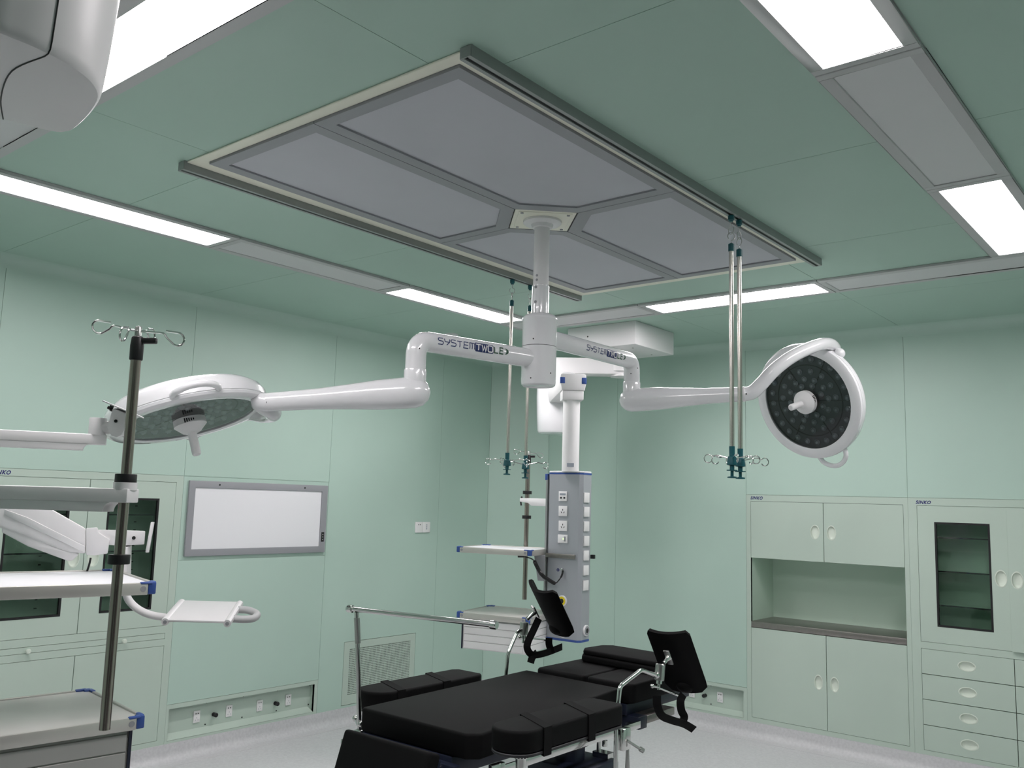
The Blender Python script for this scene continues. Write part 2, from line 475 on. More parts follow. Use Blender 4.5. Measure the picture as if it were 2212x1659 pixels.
ceiling_lamp(bx[1], bx[2], 4.785, 5.10, True, 'lit white lamp parallel to the back wall, beside the white ceiling box', G0)
ceiling_lamp(bx[2], bx[3], 4.785, 5.10, False, 'unlit lamp panel parallel to the back wall above the cabinets', G1)
ceiling_lamp(bx[0], bx[1], 1.0, 1.275, False, 'unlit lamp panel beside the round white pendant joint housing', G1)
ceiling_lamp(bx[1], bx[2], 1.0, 1.275, True, 'lit white lamp partly behind the round white pendant joint housing', G0)
ceiling_lamp(bx[2], bx[3], 1.0, 1.275, False, 'unlit lamp panel above the room entrance side', G1)

# ================================================================== LAMINAR AIR PANEL
CXm, CYm = -2.383, 3.062
la = thing('air_supply_panel', 'large framed grey air supply ceiling panel around the surgical lamp mount', 'air panel', (CXm, CYm, ZC-0.02))
X0, X1, Y0, Y1 = -3.098, -1.655, 1.735, 4.385
gx0, gx1, gy0, gy1 = -3.022, -1.708, 1.782, 4.306
b = B(); b.panel(mC, X0, X1, Y0, Y1, 0.0002, 0.008, holes=[(gx0, gx1, gy0, gy1)])
b.build('outer_frame', 'cream_frame', la, bevel=0.002, segs=1)
b = B(); b.panel(mC, gx0+0.0005, gx1-0.0005, gy0+0.0005, gy1-0.0005, 0.0002, 0.0022); b.build('seal', 'lamp_groove', la, smooth=False)
K = 0.197
def ring(b, outer, inner, z0, z1):
    n = len(outer); o = len(b.v)
    for (poly, z) in ((outer, z0), (inner, z0), (outer, z1), (inner, z1)):
        for q in poly: b.v.append(V(q[0], q[1], z))
    for i in range(n):
        j = (i+1) % n
        b.f += [(o+i, o+j, o+n+j, o+n+i), (o+2*n+i, o+3*n+i, o+3*n+j, o+2*n+j), (o+i, o+2*n+i, o+2*n+j, o+j), (o+n+i, o+n+j, o+3*n+j, o+3*n+i)]
for sx in (-1, 1):
    for sy in (-1, 1):
        ox = gx0 if sx < 0 else gx1; oy = gy0 if sy < 0 else gy1; g = 0.0017
        def poly(d):
            # d: inset from the panel outline
            kx = K + d*0.62
            return [(ox-sx*(d+g), oy-sy*(d+g)), (CXm+sx*(g+d), oy-sy*(d+g)), (CXm+sx*(g+d), CYm+sy*(kx)), (CXm+sx*(kx), CYm+sy*(g+d)), (ox-sx*(d+g), CYm+sy*(g+d))]
        o_, i_ = poly(0.0), poly(0.052)
        b = B(); ring(b, o_, i_, ZC-0.0165, ZC-0.0025)
        fp = b.build('filter_panel', 'grey_frame', la, smooth=False)
        bm = bmesh.new(); bm.from_mesh(fp.data); bmesh.ops.recalc_face_normals(bm, faces=bm.faces); bm.to_mesh(fp.data); bm.free()
        b = B(); b.prism(i_, (0, 0, ZC-0.009), (1, 0, 0), (0, 1, 0), (0, 0, 1), 0.005)
        b.build('screen', 'filter_screen', fp, smooth=False)
b = B(); k = K-0.006; b.prism([(k, 0), (0, k), (-k, 0), (0, -k)], (CXm, CYm, ZC-0.016), (1, 0, 0), (0, 1, 0), (0, 0, 1), 0.012)
mp = b.build('mount_plate', 'cream_frame', la, bevel=0.002, segs=1)
h = 0.118
b = B(); b.box(CXm-h, CXm+h, CYm-h, CYm+h, ZC-0.0185, ZC-0.0158)
for v_ in b.v:
    d = v_ - V(CXm, CYm, v_.z); a = PI/4; v_.x = CXm + d.x*math.cos(a)-d.y*math.sin(a); v_.y = CYm + d.x*math.sin(a)+d.y*math.cos(a)
b.build('cover', 'cream_frame', mp, bevel=0.001, segs=1)
for k in range(4):
    a = PI/2*k
    b = B(); b.cyl((CXm+0.145*math.cos(a), CYm+0.145*math.sin(a), ZC-0.0215), (CXm+0.145*math.cos(a), CYm+0.145*math.sin(a), ZC-0.018), 0.007, seg=12); b.build('screw', 'grey_frame', mp)
# hanging rails
for (xc, lab) in ((-1.632, 'grey ceiling rail carrying two hanging rods on the back cabinet side of the air panel'), (-3.121, 'grey ceiling rail carrying two hanging rods on the film viewer side of the air panel')):
    b = B(); w = 0.021; z0 = ZC-0.036; y0, y1 = 1.728, 4.395
    t = thing('ceiling_rail', lab, 'rail', (xc, (y0+y1)/2, z0))
    pr = [(-w, 0.036), (-w, 0), (-0.007, 0), (-0.007, 0.012), (0.007, 0.012), (0.007, 0), (w, 0), (w, 0.036)]
    b.prism(pr, (xc, y0, z0), (1, 0, 0), (0, 0, 1), (0, 1, 0), y1-y0); b.build('track', 'rail_grey', t, smooth=False)
    b = B(); b.box(xc-0.0068, xc+0.0068, y0+0.01, y1-0.01, z0+0.0045, z0+0.0118); b.build('slot', 'lamp_groove', t, smooth=False)
    for y in (y0, y1):
        s_ = -1 if y == y0 else 1
        b = B(); b.box(xc-w, xc+w, y, y+s_*0.004, z0, ZC-0.001); b.build('end_cap', 'rail_grey', t, bevel=0.001, segs=1)

# smoke detector
q = PZ(975, 722, ZC)
b = B(); b.lathe([(0.055, 0), (0.055, -0.012), (0.045, -0.03), (0.03, -0.038), (0.0001, -0.04)], (q.x, q.y, ZC-0.0003))
for i in range(len(b.f)): b.f[i] = tuple(reversed(b.f[i]))
tag(b.build('smoke_detector', 'white_plastic'), 'small round white smoke detector on the ceiling near the room corner', 'detector')

# ================================================================== CABINETS
def dish(b, m, u, v, a, bb, depth):
    N = 32; prof = [(1.0, 0.0), (0.97, -0.35), (0.85, -0.75), (0.6, -0.95), (0.25, -1.0), (0.0, -1.0)]
    o = len(b.v)
    flip = (m(1, 0, 0)-m(0, 0, 0)).cross(m(0, 1, 0)-m(0, 0, 0)).dot(m(0, 0, 1)-m(0, 0, 0)) < 0
    for (r, h_) in prof:
        for k in range(N):
            t = 2*PI*(k+0.5)/N; b.v.append(m(u+a*r*math.cos(t)*1.0, v+bb*r*math.sin(t), h_*depth))
    for i in range(len(prof)-1):
        for k in range(N):
            k2 = (k+1) % N; f = (o+i*N+k, o+(i+1)*N+k, o+(i+1)*N+k2, o+i*N+k2)
            f = tuple(reversed(f)) if not flip else f
            b.f.append(tuple(reversed(f)))
def cab_door(root, m, u0, u1, v0, v1, oval=None, glass=None, w=0.0, name='door', hole_only=False):
    g = 0.0022
    mm = (lambda a, c, d: m(a, c, d+w))
    b = B(); b.panel(mm, u0+g, u1-g, v0+g, v1-g, -0.018, 0.0, holes=[glass] if glass else (), ovals=[oval] if oval else ())
    d = b.build(name, 'cabinet_green', root, smooth=False)
    if oval:
        b = B(); dish(b, mm, oval[0], oval[1], oval[2], oval[3], 0.016)
        b.build('handle', 'handle_cup', d)
        N = 32; b = B()
        for (r, h_) in ((1.0, 0.0003), (1.0, 0.002), (1.12, 0.0012), (1.14, 0.0001)):
            for k in range(N):
                t = 2*PI*k/N; b.v.append(mm(oval[0]+oval[2]*r*math.cos(t), oval[1]+oval[3]*r*math.sin(t), h_))
        fl = (m(1, 0, 0)-m(0, 0, 0)).cross(m(0, 1, 0)-m(0, 0, 0)).dot(m(0, 0, 1)-m(0, 0, 0)) < 0
        for i in range(3):
            for k in range(N):
                f = (i*N+k, (i+1)*N+k, (i+1)*N+(k+1) % N, i*N+(k+1) % N); b.f.append(f if not fl else tuple(reversed(f)))
        b.build('handle_rim', 'handle_cup', d)
    if glass:
        e = 0.011
        b = B(); b.panel(mm, glass[0]-0.001, glass[1]+0.001, glass[2]-0.001, glass[3]+0.001, -0.016, 0.0012, holes=[(glass[0]+e, glass[1]-e, glass[2]+e, glass[3]-e)])
        b.build('glass_seal', 'black_plastic', d, smooth=False)
        b = B(); b.panel(mm, glass[0]+e-0.001, glass[1]-e+0.001, glass[2]+e-0.001, glass[3]-e+0.001, -0.009, -0.0085)
        b.build('glass_pane', 'cabinet_glass', d, smooth=False)
    return d
def recess(m, u0, u1, v0, v1, d0, d1, b):
    """five inner faces of a box recess"""
    flip = (m(1, 0, 0)-m(0, 0, 0)).cross(m(0, 1, 0)-m(0, 0, 0)).dot(m(0, 0, 1)-m(0, 0, 0)) < 0
    def Q(*p):
        o = len(b.v); b.v.extend(m(*q) for q in p); f = (o, o+1, o+2, o+3); b.f.append(tuple(reversed(f)) if flip else f)
    Q((u0, v0, d1), (u1, v0, d1), (u1, v1, d1), (u0, v1, d1))
    Q((u0, v0, d0), (u0, v0, d1), (u0, v1, d1), (u0, v1, d0))
    Q((u1, v0, d1), (u1, v0, d0), (u1, v1, d0), (u1, v1, d1))
    Q((u0, v0, d0), (u1, v0, d0), (u1, v0, d1), (u0, v0, d1))
    Q((u0, v1, d1), (u1, v1, d1), (u1, v1, d0), (u0, v1, d0))
def logo(root, m, u, v, width, flipu=False):
    vs, fs = text_geo('SINKO', 0.030, shear=0.28, offset=0.0012, spacing=1.16)
    xs_ = [q.x for q in vs]; w_ = max(xs_)-min(xs_); x0_ = min(xs_); sc = width/w_
    b = B(); o = 0
    b.v = [m(u+(q.x-x0_)*sc, v+q.y*1.0, 0.0006) for q in vs]
    n = (m(1, 0, 0)-m(0, 0, 0)).cross(m(0, 1, 0)-m(0, 0, 0)).dot(m(0, 0, 1)-m(0, 0, 0))
    b.f = [f if n > 0 else tuple(reversed(f)) for f in fs]
    b.build('logo', 'logo_blue', root, smooth=False)

# --- cabinet with open niche (back wall)
u0, u1 = -2.9395, -1.7805
ca = thing('wall_cabinet', 'built-in green cabinet with an open niche and steel counter in the back wall', 'cabinet', ((u0+u1)/2, YB, 0.09))
fu0, fu1 = -2.905, -1.810
b = B(); b.panel(mBk, u0, u1, 0.088, 1.7492, -0.02, 0.0, holes=[(fu0, fu1, 0.137, 1.702)]); b.build('face_frame', 'cabinet_green', ca, smooth=False)
b = B(); b.panel(mBk, fu0-0.01, fu1+0.01, 1.282+0.003, 1.71, -0.03, -0.022); b.panel(mBk, fu0-0.01, fu1+0.01, 0.13, 0.775, -0.03, -0.022); b.build('carcass', 'gap_shade', ca, smooth=False)
b = B(); recess(mBk, fu0, fu1, 0.79, 1.283, -0.001, -0.40, b); b.build('niche', 'cabinet_inside', ca, smooth=False)
um = -2.3545
cab_door(ca, mBk, fu0, um, 1.282, 1.702, oval=(-2.4165, 1.491, 0.030, 0.046))
cab_door(ca, mBk, um, fu1, 1.282, 1.702, oval=(-2.2985, 1.491, 0.030, 0.046))
cab_door(ca, mBk, fu0, um+0.005, 0.137, 0.778, oval=(-2.4075, 0.454, 0.027, 0.046))
cab_door(ca, mBk, um+0.005, fu1, 0.137, 0.778, oval=(-2.2955, 0.454, 0.027, 0.046))
b = B(); b.panel(mBk, fu0+0.001, fu1-0.001, 0.7795, 0.822, -0.399, 0.002); b.build('countertop', 'brushed_steel', ca, bevel=0.003)
logo(ca, mBk, -2.905, 1.7155, 0.098)

# --- glazed cabinet with drawers (back wall)
u0, u1 = -1.7795, -0.6205
cb = thing('wall_cabinet', 'built-in green cabinet with glass door above drawers in the back wall', 'cabinet', ((u0+u1)/2, YB, 0.09))
du0, du1, dm = -1.724, -0.676, -1.189
b = B(); b.panel(mBk, u0, u1, 0.088, 1.7492, -0.02, 0.0, holes=[(du0, du1, 0.815, 1.700), (du0, du1, 0.133, 0.772)]); b.build('face_frame', 'cabinet_green', cb, smooth=False)
b = B(); recess(mBk, du0-0.005, du1+0.005, 0.81, 1.705, -0.021, -0.26, b); b.build('interior', 'cabinet_inside', cb, smooth=False)
b = B(); b.panel(mBk, du0-0.01, du1+0.01, 0.12, 0.78, -0.034, -0.024); b.build('carcass', 'gap_shade', cb, smooth=False)
for z in (1.492, 1.272, 1.052):
    b = B(); b.panel(mBk, du0, du1, z-0.003, z+0.003, -0.25, -0.06); b.build('glass_shelf', 'cabinet_glass', cb, smooth=False)
    b = B(); b.panel(mBk, du0, du1, z-0.0045, z+0.0045, -0.06, -0.054); b.build('shelf_edge', 'lamp_groove', cb, smooth=False)
cab_door(cb, mBk, du0, dm, 0.815, 1.700, oval=(-1.236, 1.254, 0.031, 0.048), glass=(-1.617, -1.290, 0.921, 1.592))
cab_door(cb, mBk, dm, du1, 0.815, 1.700, oval=(-1.142, 1.252, 0.031, 0.048), glass=(-1.09, -0.78, 0.921, 1.592), w=0.022)
dv = [0.772, 0.611, 0.4505, 0.2915, 0.133]
for i in range(4):
    cab_door(cb, mBk, du0, dm+0.006, dv[i+1], dv[i], oval=(-1.4525, (dv[i]+dv[i+1])/2, 0.048, 0.029), name='drawer')
    cab_door(cb, mBk, dm+0.006, du1, dv[i+1], dv[i], oval=(-0.92, (dv[i]+dv[i+1])/2, 0.048, 0.029), name='drawer')
logo(cb, mBk, -1.7295, 1.7105, 0.096)

# --- glazed cabinet (left wall)
u0, u1 = 1.9205, 3.0895
cc = thing('wall_cabinet', 'built-in green cabinet with two glass doors and knobbed pull-out in the left wall', 'cabinet', (XL, (u0+u1)/2, 0.09))
du0, du1, dm = 1.955, 3.042, 2.4945
b = B(); b.panel(mL, u0, u1, 0.088, 1.7492, -0.02, 0.0, holes=[(du0, du1, 0.822, 1.708), (du0, du1, 0.742, 0.778), (du0, du1, 0.135, 0.702)]); b.build('face_frame', 'cabinet_green', cc, smooth=False)
b = B(); recess(mL, du0-0.005, du1+0.005, 0.815, 1.712, -0.021, -0.26, b); b.build('interior', 'cabinet_inside', cc, smooth=False)
b = B(); b.panel(mL, du0-0.01, du1+0.01, 0.12, 0.79, -0.034, -0.024); b.build('carcass', 'gap_shade', cc, smooth=False)
for z in (1.50, 1.28, 1.06):
    b = B(); b.panel(mL, du0, du1, z-0.003, z+0.003, -0.25, -0.06); b.build('glass_shelf', 'cabinet_glass', cc, smooth=False)
    b = B(); b.panel(mL, du0, du1, z-0.0045, z+0.0045, -0.06, -0.054); b.build('shelf_edge', 'lamp_groove', cc, smooth=False)
cab_door(cc, mL, du0, dm, 0.822, 1.708, oval=(2.436, 1.252, 0.031, 0.048), glass=(2.045, 2.388, 0.93, 1.602))
cab_door(cc, mL, dm, du1, 0.822, 1.708, oval=(2.549, 1.252, 0.031, 0.048), glass=(2.612, 2.934, 0.93, 1.602))
# rows of little peg slots inside the glass cabinet
for u in (2.36, 2.62, 2.925):
    for k in range(14):
        z = 0.95+k*0.05
        b = B(); b.panel(mL, u-0.008, u+0.008, z-0.003, z+0.003, -0.2595, -0.258); b.build('peg_slot', 'lamp_groove', cc, smooth=False)
po = cab_door(cc, mL, du0, du1, 0.742, 0.778, name='pull_out')
for y in (2.225, 2.772):
    b = B(); b.lathe([(0.006, 0), (0.006, 0.012), (0.013, 0.018), (0.015, 0.025), (0.011, 0.032), (0.0001, 0.034)], (XL, y, 0.757), (1, 0, 0), 20); b.build('knob', 'handle_cup', po)
cab_door(cc, mL, du0, dm, 0.135, 0.702, oval=(2.436, 0.45, 0.028, 0.046))
cab_door(cc, mL, dm, du1, 0.135, 0.702, oval=(2.549, 0.45, 0.028, 0.046))
logo(cc, lambda u, v, w: mL(u, v, w), 1.955, 1.7165, 0.097)

# ================================================================== WALL FITTINGS
# film viewer
vw = thing('film_viewer', 'white wide panel in a grey frame on the left wall', 'film viewer', (XL, 3.68, 1.24))
v0u, v1u, v0v, v1v = 3.124, 4.241, 1.242, 1.723
b = B(); b.panel(mL, v0u, v1u, v0v, v1v, 0.0003, 0.018, holes=[(v0u+0.044, v1u-0.052, v0v+0.044, v1v-0.044)]); b.build('frame', 'grey_frame', vw, bevel=0.003)
b = B(); b.panel(mL, v0u+0.042, v1u-0.05, v0v+0.042, v1v-0.042, 0.0005, 0.009); b.build('screen', 'white_board', vw, smooth=False)
b = B(); b.panel(mL, v1u-0.040, v1u-0.016, 1.318, 1.386, 0.0181, 0.020); cp = b.build('control_panel', 'black_plastic', vw, smooth=False)
for z in (1.334, 1.352, 1.370):
    b = B(); b.cyl((XL+0.020, v1u-0.028, z), (XL+0.0212, v1u-0.028, z), 0.0032, seg=10); b.build('button', 'white_plastic', cp)
for y in (3.34, 4.03):
    b = B(); b.cyl((XL+0.018, y, v1v-0.022), (XL+0.020, y, v1v-0.022), 0.006, seg=12); b.build('screw', 'lamp_groove', vw)
# sockets and terminals
def socket(m, u, v, w, label, group, sw=0.047, sh=0.074):
    t = thing('wall_socket', label, 'socket', m(u, v-sh/2, w), group)
    b = B(); b.panel(m, u-sw/2, u+sw/2, v-sh/2, v+sh/2, w+0.0002, w+0.007); b.build('plate', 'white_plastic', t, bevel=0.003)
    for (a, c) in ((-0.008, 0.020), (0.008, 0.020)):
        b = B(); b.panel(m, u+a-0.003, u+a+0.003, v+c-0.0035, v+c+0.0035, w+0.007, w+0.0075); b.build('hole', 'black_plastic', t, smooth=False)
    for (a, c) in ((0, -0.006), (-0.009, -0.020), (0.009, -0.020)):
        b = B(); b.panel(m, u+a-0.0014, u+a+0.0014, v+c-0.004, v+c+0.004, w+0.007, w+0.0073); b.build('slot', 'stickergrey', t, smooth=False)
def terminal(m, u, v, w, label, group):
    t = thing('ground_terminal', label, 'terminal', m(u, v-0.02, w), group)
    n = m(0, 0, 1)-m(0, 0, 0); p = m(u, v, w)
    b = B(); b.lathe([(0.013, 0.0003), (0.013, 0.004), (0.007, 0.006), (0.007, 0.016)], p, n, 20); b.build('base', 'black_plastic', t)
    b = B(); b.lathe([(0.012, 0.016), (0.014, 0.018), (0.014, 0.034), (0.011, 0.037)], p, n, 20); b.build('cap', 'black_plastic', t)
RD = -0.045
def recessed_panel(m, a, c, label, loc):
    t = thing('socket_recess', label, 'socket panel', loc)
    ia, ic, iv0, iv1 = a+0.017, c-0.027, 0.120, 0.311
    b = B(); b.panel(m, a-0.0015, c+0.0015, 0.088, 0.3372, -0.02, 0.0, holes=[(ia, ic, iv0, iv1)]); b.build('face_frame', 'cabinet_green', t, smooth=False)
    b = B(); recess(m, ia, ic, iv0, iv1, -0.001, RD, b); b.build('recess', 'cabinet_green', t, smooth=False)
    b = B(); o = [(ia+0.001, iv0+0.001, -0.002), (ic-0.001, iv0+0.001, -0.002), (ic-0.02, iv0+0.034, RD+0.001), (ia+0.004, iv0+0.034, RD+0.001), (ia+0.001, iv0+0.001, RD+0.001), (ic-0.001, iv0+0.001, RD+0.001)]
    b.v = [m(*q) for q in o]
    f = [(0, 1, 2, 3), (0, 3, 4), (1, 5, 2)]
    fl = (m(1, 0, 0)-m(0, 0, 0)).cross(m(0, 1, 0)-m(0, 0, 0)).dot(m(0, 0, 1)-m(0, 0, 0)) < 0
    b.f = [tuple(reversed(q)) if fl else q for q in f]
    b.build('sill', 'cabinet_green', t, smooth=False)
    for k in range(5):
        uu = ia+0.012+(ic-ia-0.024)*k/4
        for vv in (0.302, 0.166):
            p = m(uu, vv, RD); n = m(0, 0, 1)-m(0, 0, 0)
            b = B(); b.cyl(p+n*0.0003, p+n*0.003, 0.0045, seg=10); b.build('screw', 'lamp_groove', t)
    return t
recessed_panel(mL, 3.092, 4.258, 'recessed green socket strip at the foot of the left wall below the film viewer', (XL, 3.675, 0.09))
recessed_panel(mBk, -4.098, -2.942, 'recessed green socket strip at the foot of the back wall beside the niche cabinet', (-3.52, YB, 0.09))
SG = 'white sockets in the recessed strips'
for (px, py, lab) in ((424, 1548, 'white socket in the left wall strip, end nearest the glazed cabinet'), (494, 1535.5, 'white socket in the left wall strip, second from the glazed cabinet'), (560, 1524, 'white socket in the left wall strip, third from the glazed cabinet'), (622, 1511.5, 'white socket in the left wall strip, end nearest the air grille')):
    q = PX(px, py, XL+RD); socket(mL, q.y, q.z, RD, lab, SG)
for (px, py, lab) in ((461, 1543, 'black grounding terminal in the left wall strip, nearer the glazed cabinet'), (594, 1519, 'black grounding terminal in the left wall strip, nearer the air grille')):
    q = PX(px, py, XL+RD); terminal(mL, q.y, q.z, RD, lab, 'black terminals in the recessed strips')
q = PY(1556, 1506, YB-RD); socket(mBk, q.x, q.z, RD, 'white socket in the back wall strip next to the niche cabinet', SG)
qz = q.z
socket(mBk, q.x-0.235, qz, RD, 'white socket in the back wall strip behind the leg cradle', SG)
q = PY(1524, 1502, YB-RD); terminal(mBk, q.x, q.z, RD, 'black grounding terminal in the back wall strip beside the niche cabinet', 'black terminals in the recessed strips')
# switch pair
for (a, lab, typ) in ((5.204, 'white wall socket plate paired beside a switch plate on the left wall', 0), (5.289, 'white wall switch plate paired beside a socket plate on the left wall', 1)):
    t = thing('wall_plate', lab, 'wall plate', (XL, a, 1.372), 'paired plates on the left wall')
    b = B(); b.panel(mL, a-0.0415, a+0.0415, 1.374, 1.460, 0.0003, 0.011); b.build('plate', 'white_plastic', t, bevel=0.003)
    if typ == 0:
        for dy in (-0.009, 0.009):
            b = B(); b.panel(mL, a+dy-0.004, a+dy+0.004, 1.434, 1.442, 0.011, 0.0115); b.build('hole', 'black_plastic', t, smooth=False)
    else:
        for z in (1.405, 1.42, 1.436):
            b = B(); b.panel(mL, a-0.005, a+0.005, z-0.005, z+0.005, 0.011, 0.0115); b.build('mark', 'stickergrey', t, smooth=False)
# return air grille
gt = thing('air_grille', 'perforated green air grille low in the left wall', 'air grille', (XL, 4.855, 0.12))
hol = (4.542, 5.170, 0.188, 0.524)
b = B(); b.panel(mL, GR[0]+0.003, GR[1]-0.003, GR[2]+0.003, GR[3]-0.003, -0.012, 0.0, holes=[hol]); b.build('frame', 'cabinet_green', gt, smooth=False)
b = B(); b.panel(mL, GR[0]-0.01, GR[1]+0.01, GR[2]-0.01, GR[3]+0.01, -0.06, -0.05); b.build('duct', 'grille_shade', gt, smooth=False)
b = B(); p_ = 0.0126; wv = 0.0026
n = int((hol[1]-hol[0])/p_)
for i in range(n+1):
    u = hol[0]+(hol[1]-hol[0])*i/n; b.panel(mL, u-wv, u+wv, hol[2], hol[3], -0.006, -0.002)
n = int((hol[3]-hol[2])/p_)
for i in range(n+1):
    v = hol[2]+(hol[3]-hol[2])*i/n; b.panel(mL, hol[0], hol[1], v-wv, v+wv, -0.0062, -0.0022)
b.build('perforated_sheet', 'cabinet_green', gt, smooth=False, kind='stuff')
# ================================================================== SURGICAL LAMP
MX, MY = -2.384, 3.064
sl = thing('surgical_light', 'white twin-headed surgical ceiling light with two jointed arms', 'surgical light', (MX, MY, 2.15))
b = B(); b.lathe([(0.086, ZC-0.0187), (0.086, ZC-0.028), (0.080, ZC-0.033), (0.050, ZC-0.036), (0.045, ZC-0.05), (0.037, ZC-0.052)], (MX, MY, 0), (0, 0, 1)); 
b.f = [tuple(reversed(f)) for f in b.f]; b.build('flange', 'white_paint', sl)
b = B(); b.cyl((MX, MY, ZC-0.04), (MX, MY, 2.58), 0.0345, seg=40); col = b.build('column', 'white_paint', sl)
for z in (2.645, 2.625):
    p = V(MX, MY, z); d = (CAM-p); d.z = 0; d.normalize(); d = Matrix.Rotation(-0.55, 3, 'Z') @ d
    b = B(); b.cyl(p+d*0.034, p+d*0.036, 0.0055, seg=12); b.build('bolt', 'grey_frame', col)
b = B(); b.lathe([(0.0375, 2.46), (0.0385, 2.50), (0.0375, 2.594), (0.0385, 2.597), (0.0385, 2.604), (0.034, 2.606)], (MX, MY, 0), seg=40); lt = b.build('lower_tube', 'white_gloss', sl)
for z in (2.592, 2.525):
    p = V(MX, MY, z); d = (CAM-p); d.z = 0; d.normalize(); d = Matrix.Rotation(-0.6, 3, 'Z') @ d
    b = B(); b.cyl(p+d*0.037, p+d*0.0395, 0.0065, seg=12); b.build('bolt', 'grey_frame', lt)
RH = 0.0765
b = B(); b.lathe([(RH, 2.3285), (RH, 2.447), (RH+0.001, 2.449), (RH+0.001, 2.455), (0.07, 2.466), (0.052, 2.474), (0.039, 2.476)], (MX, MY, 0), seg=56); hub_u = b.build('upper_hub', 'white_gloss', sl)
b = B(); b.lathe([(0.060, 2.1555), (0.068, 2.1520), (0.0745, 2.158), (RH, 2.170), (RH, 2.3262)], (MX, MY, 0), seg=56); hub_l = b.build('lower_hub', 'white_gloss', sl)
b = B(); b.lathe([(RH-0.003, 2.325), (RH-0.003, 2.33)], (MX, MY, 0), seg=40); b.build('joint_ring', 'lamp_groove', sl)
for (par, z, an) in ((hub_u, 2.352, -0.35), (hub_l, 2.205, 0.75), (hub_l, 2.18, -0.45)):
    p = V(MX, MY, z); d = (CAM-p); d.z = 0; d.normalize(); d = Matrix.Rotation(an, 3, 'Z') @ d
    b = B(); b.cyl(p+d*RH, p+d*(RH+0.0008), 0.0032, seg=10); b.build('screw', 'lamp_groove', par)

# stroke lettering wrapped on a round arm
def stroke_poly(pts, w):
    """flat ribbon quads along a 2D polyline with mitred joins; returns verts, faces"""
    n = len(pts); vs = []; fs = []
    for i in range(n):
        p = Vector(pts[i]).to_2d() if False else Vector((pts[i][0], pts[i][1]))
        d0 = (Vector(pts[i])-Vector(pts[i-1])).normalized() if i > 0 else None
        d1 = (Vector(pts[i+1])-Vector(pts[i])).normalized() if i < n-1 else None
        d0 = d0 or d1; d1 = d1 or d0
        n0 = Vector((-d0.y, d0.x)); n1 = Vector((-d1.y, d1.x)); mm = (n0+n1)
        mm = mm.normalized() if mm.length > 1e-6 else n0
        k = 1.0/max(0.45, mm.dot(n0))
        vs += [p+mm*(w/2*k), p-mm*(w/2*k)]
    for i in range(n-1): fs.append((2*i, 2*i+1, 2*i+3, 2*i+2))
    return vs, fs
GL = {'S': [[(0.95, 1), (0.25, 1), (0.05, 0.9), (0.02, 0.72), (0.12, 0.56), (0.85, 0.5), (0.98, 0.36), (0.95, 0.12), (0.8, 0), (0, 0)]],
      'Y': [[(0, 1), (0.05, 0.6), (0.2, 0.5), (0.9, 0.5)], [(1.0, 1), (0.98, 0.6), (0.85, 0.42), (0.42, 0)]],
      'T': [[(0, 0.94), (1, 0.94)], [(0.52, 0.94), (0.48, 0)]],
      'E': [[(1, 1), (0.15, 1), (0.05, 0), (0.95, 0)], [(0.1, 0.5), (0.9, 0.5)]],
      'M': [[(0.02, 0), (0.06, 1), (0.95, 1), (1.0, 0.9), (0.98, 0)], [(0.5, 1), (0.5, 0)]],
      'W': [[(0, 1), (0.2, 0), (0.5, 0.8), (0.75, 0), (1.02, 1)]],
      'O': [[(0.15, 0), (0.02, 0.15), (0.02, 0.85), (0.15, 1), (0.85, 1), (0.98, 0.85), (0.98, 0.15), (0.85, 0), (0.15, 0)]],
      'L': [[(0.05, 1), (0.05, 0), (0.95, 0)]]}
